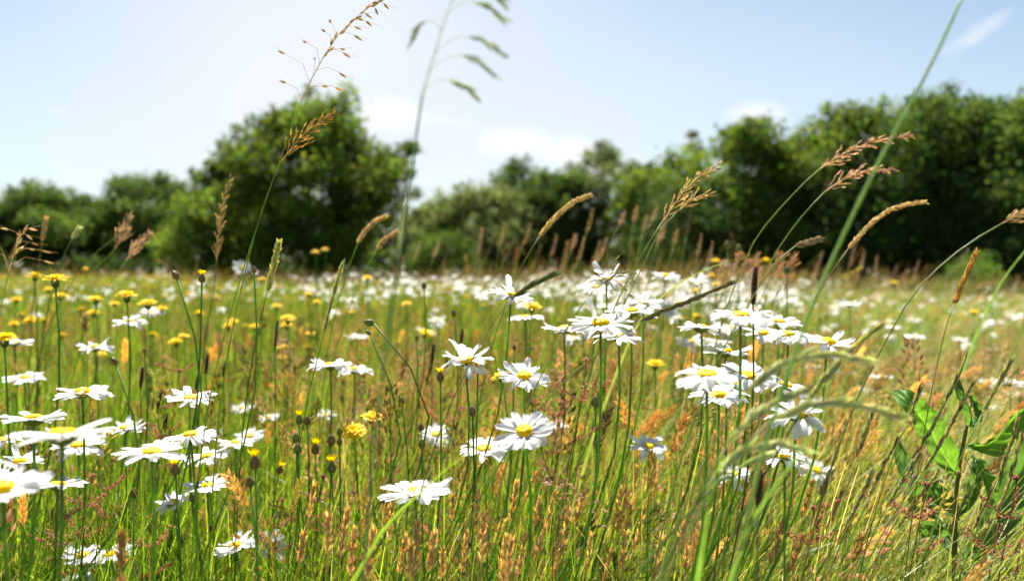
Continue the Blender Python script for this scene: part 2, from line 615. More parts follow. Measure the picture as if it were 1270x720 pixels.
def build_wood():
    """The deep wood behind: reads as one dark mass."""
    P, C = [], []
    lob = []
    for i in range(150):
        px = random.uniform(-260, 1560)
        d = random.uniform(66, 84)
        f = np.interp(px, [-260, 60, 260, 480, 560, 800, 960, 1560], [258, 262, 246, 250, 268, 246, 215, 205])
        x = (px - 635) / FPX * d
        h = CAM_H + (340 - f) / FPX * d
        z = random.uniform(0.1, 0.9) * h
        s = random.uniform(1.6, 3.0)
        lob.append(((x, d, z + ground_z(x, d)), (s, s * .8, s * .75)))
    P, k = lobes_points(lob, 34000)
    # low scrub along the foot of the wood
    lob2 = []
    for i in range(110):
        px = random.uniform(-200, 1500)
        d = np.interp(px, [-200, 300, 500, 850, 1500], [52, 44, 52, 46, 40]) + random.uniform(-2, 4)
        x = (px - 635) / FPX * d
        s = random.uniform(0.5, 1.3)
        lob2.append(((x, d, ground_z(x, d) + s * random.uniform(.4, 1.1)), (s, s * .8, s * .8)))
    P2, k2 = lobes_points(lob2, 16000)
    P = np.r_[P, P2]
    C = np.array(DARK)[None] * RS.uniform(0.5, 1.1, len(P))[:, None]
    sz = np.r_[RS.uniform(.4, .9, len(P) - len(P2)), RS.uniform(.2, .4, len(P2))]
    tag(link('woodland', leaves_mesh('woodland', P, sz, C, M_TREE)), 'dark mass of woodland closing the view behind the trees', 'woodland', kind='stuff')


build_wood()


# ------------------------------------------------------------------ meadow grass (nobody could count it)
def paths(P, h, az, bend, n):
    """Curved upright paths: (m, n, 3)."""
    t = np.linspace(0, 1, n)[None, :]
    hb = (h * bend)[:, None]
    disp = hb * t ** 1.8
    z = h[:, None] * (t - 0.32 * np.clip(bend, 0, 1.4)[:, None] ** 2 * t ** 3)
    return np.stack([P[:, 0, None] + np.cos(az)[:, None] * disp, P[:, 1, None] + np.sin(az)[:, None] * disp, P[:, 2, None] + z], -1)


def blades(P, h, w, az, bend, face, C, n=5):
    Q = paths(P, h, az, bend, n)
    t = np.linspace(0, 1, n)
    prof = np.clip(np.minimum(0.55 + 1.6 * t, 1.0) * (1 - t ** 2.2), 0.03, 1)
    off = np.stack([np.cos(face), np.sin(face), np.zeros_like(face)], -1)[:, None, :] * (w[:, None] * prof[None])[..., None] * 0.5
    V = np.concatenate([Q - off, Q + off], 1)
    m = len(P)
    b = np.arange(m)[:, None] * (2 * n)
    f = np.array([[i, n + i, n + i + 1, i + 1] for i in range(n - 1)])
    F = (b[:, None] + f[None]).reshape(-1, 4)
    return V.reshape(-1, 3), F, np.repeat(C, 2 * n, 0)


def culms(P, h, r, az, bend, C, n=6):
    Q = paths(P, h, az, bend, n)
    t = np.linspace(0, 1, n)
    V = []
    for k in range(3):
        q = 2 * math.pi * k / 3
        V.append(Q + np.array([math.cos(q), math.sin(q), 0]) * (r[:, None] * (1 - 0.55 * t)[None])[..., None])
    V = np.concatenate(V, 1)
    m = len(P)
    b = np.arange(m)[:, None] * (3 * n)
    f = np.array([[k * n + i, ((k + 1) % 3) * n + i, ((k + 1) % 3) * n + i + 1, k * n + i + 1] for k in range(3) for i in range(n - 1)])
    F = (b[:, None] + f[None]).reshape(-1, 4)
    tip = Q[:, -1]
    d = Q[:, -1] - Q[:, -2]
    d /= np.linalg.norm(d, axis=1)[:, None]
    return V.reshape(-1, 3), F, np.repeat(C, 3 * n, 0), tip, d


def frames(d):
    """Rotation matrices taking +Z to directions d, with random spin."""
    n = len(d)
    a = RS.normal(size=(n, 3))
    a -= d * (a * d).sum(1)[:, None]
    a /= np.linalg.norm(a, axis=1)[:, None]
    return np.stack([a, np.cross(d, a), d], -1)


def instances(T, TF, P, R, S, C, tc=None):
    V = np.einsum('nij,kj->nki', R, T) * np.asarray(S).reshape(-1, 1, 1) + P[:, None, :]
    n, k = len(P), len(T)
    F = (np.arange(n)[:, None, None] * k + TF[None]).reshape(-1, TF.shape[1])
    CC = np.repeat(C, k, 0)
    if tc is not None:
        CC = CC * np.tile(tc, n)[:, None]
    return V.reshape(-1, 3), F, CC


def octa(p, d, l, r):
    """elongated octahedron as 6 verts, 8 tris"""
    d = np.array(d, float)
    d /= np.linalg.norm(d)
    a = np.cross(d, [0.3, 0.9, 0.2])
    a /= np.linalg.norm(a)
    b = np.cross(d, a)
    m = np.array(p) + d * l * 0.4
    v = [np.array(p), m + a * r, m + b * r, m - a * r, m - b * r, np.array(p) + d * l]
    f = [(0, 2, 1), (0, 3, 2), (0, 4, 3), (0, 1, 4), (5, 1, 2), (5, 2, 3), (5, 3, 4), (5, 4, 1)]
    return v, f


def template(kind, seed):
    g = np.random.default_rng(seed)
    V, F = [], []

    def put(p, d, l, r):
        v, f = octa(p, d, l, r)
        b = len(V)
        V.extend(v)
        F.extend([tuple(b + i for i in q) for q in f])
    if kind == 'spike':           # dense head, 1 unit long, along +Z, starting below the tip
        for i in range(22):
            t = i / 21
            a = i * 2.4
            r = 0.065 * math.sin(math.pi * (0.15 + 0.8 * t))
            put((math.cos(a) * r * .5, math.sin(a) * r * .5, t * 0.92 - 0.1), (math.cos(a) * .45, math.sin(a) * .45, 1), 0.24 + .06 * g.random(), 0.042)
    elif kind == 'simple':
        for i in range(4):
            a = i * 2.4
            put((math.cos(a) * .03, math.sin(a) * .03, i * .2 - 0.1), (math.cos(a) * .15, math.sin(a) * .15, 1), 0.42, 0.075)
    elif kind == 'panicle':       # loose fine head
        for i in range(34):
            t = g.random() ** 0.8
            a = g.random() * 6.283
            r = (0.26 * (1 - t) + 0.03) * g.random() ** .5
            put((math.cos(a) * r, math.sin(a) * r, t - 0.25 + .0 * g.random()), (math.cos(a) * .5, math.sin(a) * .5, 1), 0.085, 0.016)
        for i in range(9):        # hair-thin branches
            t = i / 9 * .8
            a = i * 2.4
            r = 0.24 * (1 - t) + .02
            p = np.array([0, 0, t - 0.25])
            q = np.array([math.cos(a) * r, math.sin(a) * r, .22])
            v, f = octa(p, q, np.linalg.norm(q), 0.004)
            b = len(V)
            V.extend(v)
            F.extend([tuple(b + k for k in w) for w in f])
    return np.array(V), np.array(F)


GREEN = np.array([0.105, 0.215, 0.014])
LIME = np.array([0.270, 0.375, 0.036])
DEEP = np.array([0.035, 0.085, 0.012])
OLIVE = np.array([0.240, 0.270, 0.060])
STRAW = np.array([0.540, 0.450, 0.190])
ORANGE = np.array([0.720, 0.530, 0.240])
BROWN = np.array([0.500, 0.380, 0.200])
PINK = np.array([0.580, 0.410, 0.300])


def scatter(n, d0, d1, margin=0.7, power=2.0):
    """n ground points in the wedge the camera looks over, between depths d0 and d1 (wider than the view)."""
    d = (RS.random(n) * (d1 ** power - d0 ** power) + d0 ** power) ** (1 / power)
    half = d * 0.66 * 1.12 + margin
    x = RS.uniform(-1, 1, n) * half
    return np.c_[x, d, terrain(x, d)]


def ramp(C, x):
    return C


def pick(cols, wts):
    """cols: list of colours; wts (n,k) -> chosen colour per item with small variation"""
    w = np.asarray(wts, float)
    w = w / w.sum(1)[:, None]
    u = RS.random(len(w))[:, None]
    k = (np.cumsum(w, 1) < u).sum(1).clip(0, len(cols) - 1)
    C = np.array(cols)[k]
    return C * np.clip(1 + 0.22 * RS.normal(size=len(C)), .45, 1.7)[:, None] * np.clip(1 + 0.06 * RS.normal(size=(len(C), 3)), .7, 1.3)


class Bag:
    def __init__(self):
        self.V, self.F, self.C, self.n = [], [], [], 0

    def add(self, v, f, c):
        self.V.append(v)
        self.F.append(f + self.n)
        self.C.append(c)
        self.n += len(v)

    def link(self, name, mat, label, cat, smooth_shade=False):
        byw = {}
        for f in self.F:
            byw.setdefault(f.shape[1], []).append(f)
        me = mesh_np(name, np.concatenate(self.V), [np.concatenate(q) for q in byw.values()], np.concatenate(self.C), [mat], smooth_shade=smooth_shade)
        return tag(link(name, me), label, cat, kind='stuff')


def lateral(P):
    """-1 at the left edge of the view, +1 at the right edge."""
    return P[:, 0] / (P[:, 1] * 0.643 + 0.02)


def lean_dir(P):
    """Wind has laid the grass over to the right, more so on the right of the meadow."""
    s = lateral(P)
    az = np.where(RS.random(len(P)) < np.clip(0.55 + 0.45 * s, 0.3, 0.92), RS.normal(0, 0.45, len(P)), RS.uniform(-math.pi, math.pi, len(P)))
    return az, np.clip(0.16 + 0.34 * np.clip(s + 0.25, 0, 1), 0, 1)


def tan_patch(s, d):
    """Where the meadow has dried to pinkish tan."""
    return np.clip(.55 * np.exp(-((s + .22) / .26) ** 2 - ((d - 1.7) / .75) ** 2) + 1.0 * np.exp(-((s - 1.0) / .28) ** 2 - ((d - 4) / 2.0) ** 2) + .65 * np.exp(-((s - .45) / .35) ** 2 - ((d - 2.6) / 1.0) ** 2), 0, 1)


def build_meadow():
    grass, seeds, haze = Bag(), Bag(), Bag()
    hscale = lambda P: 1 + 0.18 * (patch(P[:, 0], P[:, 1], 0.6) - .5) - 0.20 * smooth(0.25, 0.9, lateral(P)) * smooth(1.0, 2.5, P[:, 1])
    # (count, depths, blade height, blade width, segments)
    for (n, d0, d1, h0, h1, w0, w1, seg, mg) in [
        (46000, 0.60, 2.4, 0.32, 0.62, .0014, .0036, 8, .35), (40000, 2.4, 6, 0.22, 0.50, .004, .008, 5, .6), (46000, 6, 18, 0.22, 0.46, .008, .016, 4, 1.0), (42000, 18, 48, 0.22, 0.45, .02, .04, 3, 2)]:
        P = scatter(n, d0, d1, mg)
        az, b0 = lean_dir(P)
        s = lateral(P)
        h = RS.uniform(h0, h1, n) * hscale(P)
        bend = np.abs(RS.normal(b0 * 1.3, 0.36, n))
        pt = patch(P[:, 0], P[:, 1], 0.9)
        warm = np.clip(smooth(.3, .8, pt) + 0.4 * smooth(4, 14, P[:, 1]) + .15 * smooth(0, .8, s), 0, 1.2)
        warm = warm * (.45 + .55 * smooth(-.7, .1, s) + .25 * smooth(3, 8, P[:, 1])).clip(0, 1)
        tan = tan_patch(s, P[:, 1])
        warm = np.clip(warm + .6 * tan, 0, 1.2)
        C = pick([DEEP, GREEN, LIME, OLIVE, STRAW, BROWN], np.c_[.75 - .3 * np.clip(warm, 0, 1), 1.0 - .7 * np.clip(warm, 0, 1), .85 - 0.2 * warm, .15 + .8 * warm, .05 + .40 * warm, .02 + .5 * tan])
        grass.add(*blades(P, h, RS.uniform(w0, w1, n), az, bend, RS.uniform(0, math.pi, n), C, seg))
    # flowering stems with their heads
    TS = [template('spike', 1), template('spike', 5)]
    TL = template('simple', 2)
    TP = [template('panicle', k) for k in (3, 4, 6)]
    for (n, d0, d1, h0, h1, r, seg, mg, near) in [
        (9000, 0.70, 2.4, 0.36, 0.60, .00055, 7, .35, True), (11000, 2.4, 6, .36, .54, .0011, 5, .6, True), (15000, 6, 18, .34, .50, .0022, 4, 1, False), (12000, 18, 46, .32, .5, .005, 3, 2, False)]:
        P = scatter(n, d0, d1, mg)
        P = P[~((lateral(P) > .58) & (P[:, 1] < .98) & (RS.random(n) < .85))]
        n = len(P)
        az, b0 = lean_dir(P)
        s = lateral(P)
        h = RS.uniform(h0, h1, n) * hscale(P)
        bend = np.abs(RS.normal(b0 * 1.15, 0.24, n))
        pt = patch(P[:, 0] + 9, P[:, 1] + 3, 0.8)
        dd = P[:, 1]
        orange = np.clip(0.10 + 0.25 * smooth(.4, .7, pt) + 0.8 * np.exp(-((s - .62) / .22) ** 2 - ((dd - 1.45) / .5) ** 2) + .7 * np.exp(-((s - .1) / .35) ** 2 - ((dd - .95) / .35) ** 2), 0, 1)
        C = pick([GREEN * 1.1, LIME, STRAW, ORANGE * .8], np.c_[.9 - .4 * orange, 1.1 + 0 * s, .15 + .3 * orange, .05 + .25 * orange])
        v, f, c, tip, d = culms(P, h, np.full(n, r) * RS.uniform(.7, 1.4, n), az, bend, C, seg)
        grass.add(v, f, c)
        u = RS.random(n)
        short = 1 - .12 * RS.random(n)
        isp = u < 0.04 + 0.22 * orange
        tan = tan_patch(s, dd)
        ipa = (~isp) & (u > (0.90 if near else 0.82) - .42 * tan)
        idx = np.where(isp)[0]
        Cs = pick([ORANGE, STRAW, BROWN, OLIVE], np.c_[.2 + .6 * orange[idx], .7 + 0 * idx, .4 + 0 * idx, .35 - .3 * orange[idx]])
        if near:
            for k, (T, TF) in enumerate(TS):
                q = idx[k::2]
                seeds.add(*instances(T, TF, tip[q] - d[q] * .01, frames(d[q]), RS.uniform(.028, .055, len(q)), Cs[k::2]))
        else:
            seeds.add(*instances(*TL, tip[idx], frames(d[idx]), RS.uniform(.05, .085, len(idx)) * (1 if d1 < 20 else 1.7), Cs))
        idx = np.where(ipa)[0]
        pk = np.clip(smooth(.45, .75, patch(P[idx, 0], P[idx, 1] + 5, .7)) * .7 + .6 * tan[idx], 0, 1)
        Cs = pick([STRAW * .9, PINK, OLIVE, BROWN], np.c_[.8 - .2 * pk, .1 + .8 * pk, .6 - .3 * pk, .3 + 0 * pk])
        if near:
            for k, (T, TF) in enumerate(TP):
                q = idx[k::3]
                haze.add(*instances(T, TF, tip[q] - d[q] * .02, frames(d[q]), RS.uniform(.07, .14, len(q)), Cs[k::3]))
        else:
            haze.add(*instances(*TL, tip[idx], frames(d[idx]), RS.uniform(.05, .1, len(idx)) * (1 if d1 < 20 else 1.7), Cs))
    # taller wisps standing above the rest, thickest over the middle of the meadow
    P = scatter(12000, 2.2, 26, 1.0)
    keep = RS.random(len(P)) < np.interp(lateral(P), [-1, -.5, -.2, .0, .45, .6, 1], [.10, .12, .25, .6, 1.0, .45, .30]) * np.interp(P[:, 1], [2.2, 3, 8, 14, 26], [.25, .55, .8, 1, 1])
    P = P[keep]
    n = len(P)
    az, b0 = lean_dir(P)
    h = RS.uniform(.50, .78, n) + .28 * RS.random(n) ** 2 * smooth(-.3, .2, lateral(P)) * smooth(.85, .5, lateral(P)) + .10 * RS.random(n) ** 2
    wide = np.interp(P[:, 1], [2, 6, 26], [1, 1.4, 4])
    v, f, c, tip, d = culms(P, h, .0008 * wide, az, np.abs(RS.normal(b0, .2, n)), pick([LIME * .8, STRAW, OLIVE], np.tile([1, .5, .8], (n, 1))), 5)
    grass.add(v, f, c)
    Cs = pick([STRAW, PINK, BROWN, OLIVE], np.tile([1, .7, .6, .6], (n, 1)))
    for k, (T, TF) in enumerate(TP):
        q = np.arange(n)[k::3]
        haze.add(*instances(T * np.array([.6, .6, 1]), TF, tip[q] - d[q] * .02, frames(d[q]), RS.uniform(.07, .13, len(q)) * wide[q] ** .4, Cs[q]))
    grass.link('meadow_grass', M_GRASS, 'mixed green and straw coloured meadow grass covering the field', 'grass')
    seeds.link('dry_seed_grass', M_SEED, 'small orange and straw seed spikes scattered all through the meadow', 'grass')
    haze.link('fine_bent_grass', M_SEED, 'hazy fine pinkish brown grass heads through the meadow', 'grass')


build_meadow()


# ------------------------------------------------------------------ daisies
def petal_mesh(kind, k):
    """One ray floret along +X from the disc's rim; unit = metres for a 50 mm flower."""
    g = random.Random(100 + k)
    L, W = 0.0185 * g.uniform(.92, 1.08), 0.0064 * g.uniform(.85, 1.15)
    n, m = 8, 5
    droop, up, twist = {'flat': (0.10, 0.12, 0.05), 'droop': (0.75, 0.20, 0.1), 'up': (-0.35, 0.15, -.05), 'curl': (1.1, 0.35, .5), 'side': (.25, .1, .35)}[kind]
    V, F = [], []
    for i in range(n):
        t = i / (n - 1)
        x = 0.0052 + L * t
        w = W * 0.5 * (0.42 + 0.75 * math.sin(math.pi * min(1, 0.12 + 0.62 * t)) ** 1.1) * (1 if t < .86 else math.sqrt(max(0.0, 1 - ((t - .86) / .155) ** 2)))
        z = L * (up * t - droop * t * t * .5) - 0.0004
        tw = twist * t
        for j in range(m):
            s = j / (m - 1) * 2 - 1
            notch = -0.0007 * abs(math.cos(s * math.pi * 1.0)) * (1 if i == n - 1 else 0)
            cup = 0.0009 * s * s - 0.00022 * math.cos(s * math.pi * 2)
            y = s * w
            V.append((x + notch + (0 if i < n - 1 else -0.0006 * abs(s)), y * math.cos(tw) - cup * math.sin(tw), z + cup * math.cos(tw) + y * math.sin(tw)))
    for i in range(n - 1):
        for j in range(m - 1):
            a = i * m + j
            F.append((a, a + m, a + m + 1, a + 1))
    me = bpy.data.meshes.new('petal')
    me.from_pydata(V, [], F)
    me.polygons.foreach_set('use_smooth', [True] * len(F))
    me.materials.append(M_WHITE)
    return me


PETALS = {k: [petal_mesh(k, i * 7 + j) for j in range(4)] for i, k in enumerate(['flat', 'droop', 'up', 'curl', 'side'])}


def disc_geom(rings=7, seg=22, r=0.0072, h=0.0034):
    V, F = [(0, 0, h * .78)], []
    for i in range(1, rings + 1):
        t = i / rings
        for k in range(seg):
            a = 2 * math.pi * (k + (i % 2) * .5) / seg
            bump = random.uniform(-.00035, .00035) if i < rings else 0
            dip = -0.0007 * math.exp(-(t / .3) ** 2)
            V.append((math.cos(a) * r * t, math.sin(a) * r * t, h * math.sqrt(max(0, 1 - t ** 2.6)) * .95 + dip + bump - (0.0012 if i == rings else 0)))
    for k in range(seg):
        F.append((0, 1 + k, 1 + (k + 1) % seg))
    for i in range(rings - 1):
        b = 1 + i * seg
        for k in range(seg):
            F.append((b + k, b + seg + k, b + seg + (k + 1) % seg, b + (k + 1) % seg))
    return V, F


def disc_mesh():
    V, F = disc_geom()
    me = bpy.data.meshes.new('disc')
    me.from_pydata(V, [], F)
    me.polygons.foreach_set('use_smooth', [True] * len(F))
    me.materials.append(M_YELLOW)
    return me


def calyx_geom(seg=14):
    prof = [(0.0012, -.0062), (.0034, -.0052), (.0066, -.0030), (.0084, -.0008), (.0076, .0002)]
    V, F = [], []
    for i, (r, z) in enumerate(prof):
        for k in range(seg):
            a = 2 * math.pi * k / seg
            rr = r * (1 + (0.06 if k % 2 else -0.06) * (i > 1))
            V.append((math.cos(a) * rr, math.sin(a) * rr, z))
    for i in range(len(prof) - 1):
        for k in range(seg):
            F.append((i * seg + k, i * seg + (k + 1) % seg, (i + 1) * seg + (k + 1) % seg, (i + 1) * seg + k))
    return V, F


DISCS = [disc_mesh() for _ in range(3)]
_b = MB()
_b.add(*calyx_geom(), (0.13, 0.20, 0.045))
CALYX = _b.mesh('calyx', [M_STEM])


def head_matrix(tilt, az, roll=None):
    """tilt degrees from upright towards azimuth az: 0 = to the camera, 90 = right, 180 = away."""
    t, a = math.radians(tilt), math.radians(az)
    nrm = Vector((math.sin(a) * math.sin(t), -math.cos(a) * math.sin(t), math.cos(t)))
    q = Vector((0, 0, 1)).rotation_difference(nrm)
    return q.to_matrix().to_4x4() @ Matrix.Rotation(random.uniform(0, 6.28) if roll is None else roll, 4, 'Z'), nrm


STEM_G = (0.14, 0.28, 0.032)


def stem_to(root, head, nrm, r=0.0011, col=STEM_G, drop=0.005, bend=None, sides=6):
    """A stem part from the root on the ground up to a head with axis nrm."""
    end = head - root - nrm * drop
    h = end.z
    off = bend or Vector((random.uniform(-.05, .035), random.uniform(-.04, .04), 0)) * min(1.0, h / .5)
    c1 = Vector((end.x * .25, end.y * .25, h * .45)) + off
    c2 = end - nrm * min(h * 0.22, .05) - Vector((0, 0, h * .08))
    pts = [Vector((0, 0, -0.03))] + [c for c in spline([Vector((0, 0, 0)), c1, c2, end], 13)]
    b = MB()
    cc = jitter(col, .15)
    b.tube(pts, [r * (1.35 - .35 * i / 13) for i in range(14)], cc, sides)
    return b


def root_at(head, lean=None, h=None):
    s = head.x / (head.y * 0.643 + .02)
    if lean is None:
        lean = random.gauss(0.03 + 0.10 * max(0, s + .2), 0.045)
    hh = head.z
    x, y = head.x - lean * hh / .6, head.y + random.uniform(-.03, .03) * hh / .6
    return Vector((x, y, ground_z(x, y)))


def daisy(px, py, w, tilt, az, label, d=None, style='mix', petals=None, size=None, group='ox-eye daisies of the meadow'):
    d = d or 0.050 * FPX / w
    size = size or w * d / FPX / 0.0455
    head = pix(px, py, d)
    gz = ground_z(head.x, head.y)
    if head.z < gz + 0.06:
        head.z = gz + 0.06
    base = root_at(head)
    H, nrm = head_matrix(tilt, az)
    root = thing('daisy', label, 'daisy', base, group)
    link('stem', stem_to(base, head, nrm, 0.00105 * size, drop=.0045 * size).mesh('stem', [M_STEM]), root)
    B = Matrix.Translation(head - base) @ H @ Matrix.Scale(size, 4)
    link('calyx', CALYX, root, B)
    fh = link('disc', random.choice(DISCS), root, B @ Matrix.Diagonal((random.uniform(.86, 1.12),) * 2 + (random.uniform(.8, 1.5), 1)))
    n = petals or random.randint(20, 26)
    gap = random.randint(0, n)
    for i in range(n):
        if i == gap and random.random() < .5 or random.random() < .02:
            continue
        a = 2 * math.pi * (i + random.uniform(-.3, .3)) / n
        if style in ('mix', 'crest'):
            k = random.choices(['flat', 'droop', 'up', 'curl', 'side'], [8, 4, 2, 1, 3])[0]
        elif style == 'wild':
            k = random.choices(['flat', 'droop', 'up', 'curl', 'side'], [3, 4, 3, 3, 4])[0]
        elif style == 'droop':
            k = random.choices(['flat', 'droop', 'curl', 'side'], [3, 7, 3, 2])[0]
        else:
            k = random.choices(['flat', 'up', 'side'], [7, 2, 2])[0]
        s = random.uniform(.88, 1.1)
        m = Matrix.Rotation(a, 4, 'Z') @ Matrix.Translation((0, 0, (i % 2) * -.0006)) @ Euler((random.gauss(0, .12), random.gauss(0, .08 if style != 'wild' else .26), random.gauss(0, .05))).to_matrix().to_4x4() @ Matrix.Diagonal((s, random.uniform(.8, 1.15), 1, 1))
        if style == 'crest' and i == 3:
            m = Matrix.Rotation(a, 4, 'Z') @ Matrix.Translation((.004, 0, 0)) @ Matrix.Rotation(-1.25, 4, 'Y') @ Matrix.Translation((-.004, 0, 0)) @ Matrix.Diagonal((1.05, 1.2, 1, 1))
        if style == 'wild' and random.random() < .04:
            m = Matrix.Rotation(a, 4, 'Z') @ Matrix.Translation((.004, 0, 0)) @ Matrix.Rotation(-.9, 4, 'Y') @ Matrix.Translation((-.004, 0, 0))
        link('petal', random.choice(PETALS[k]), fh, m)
    return root


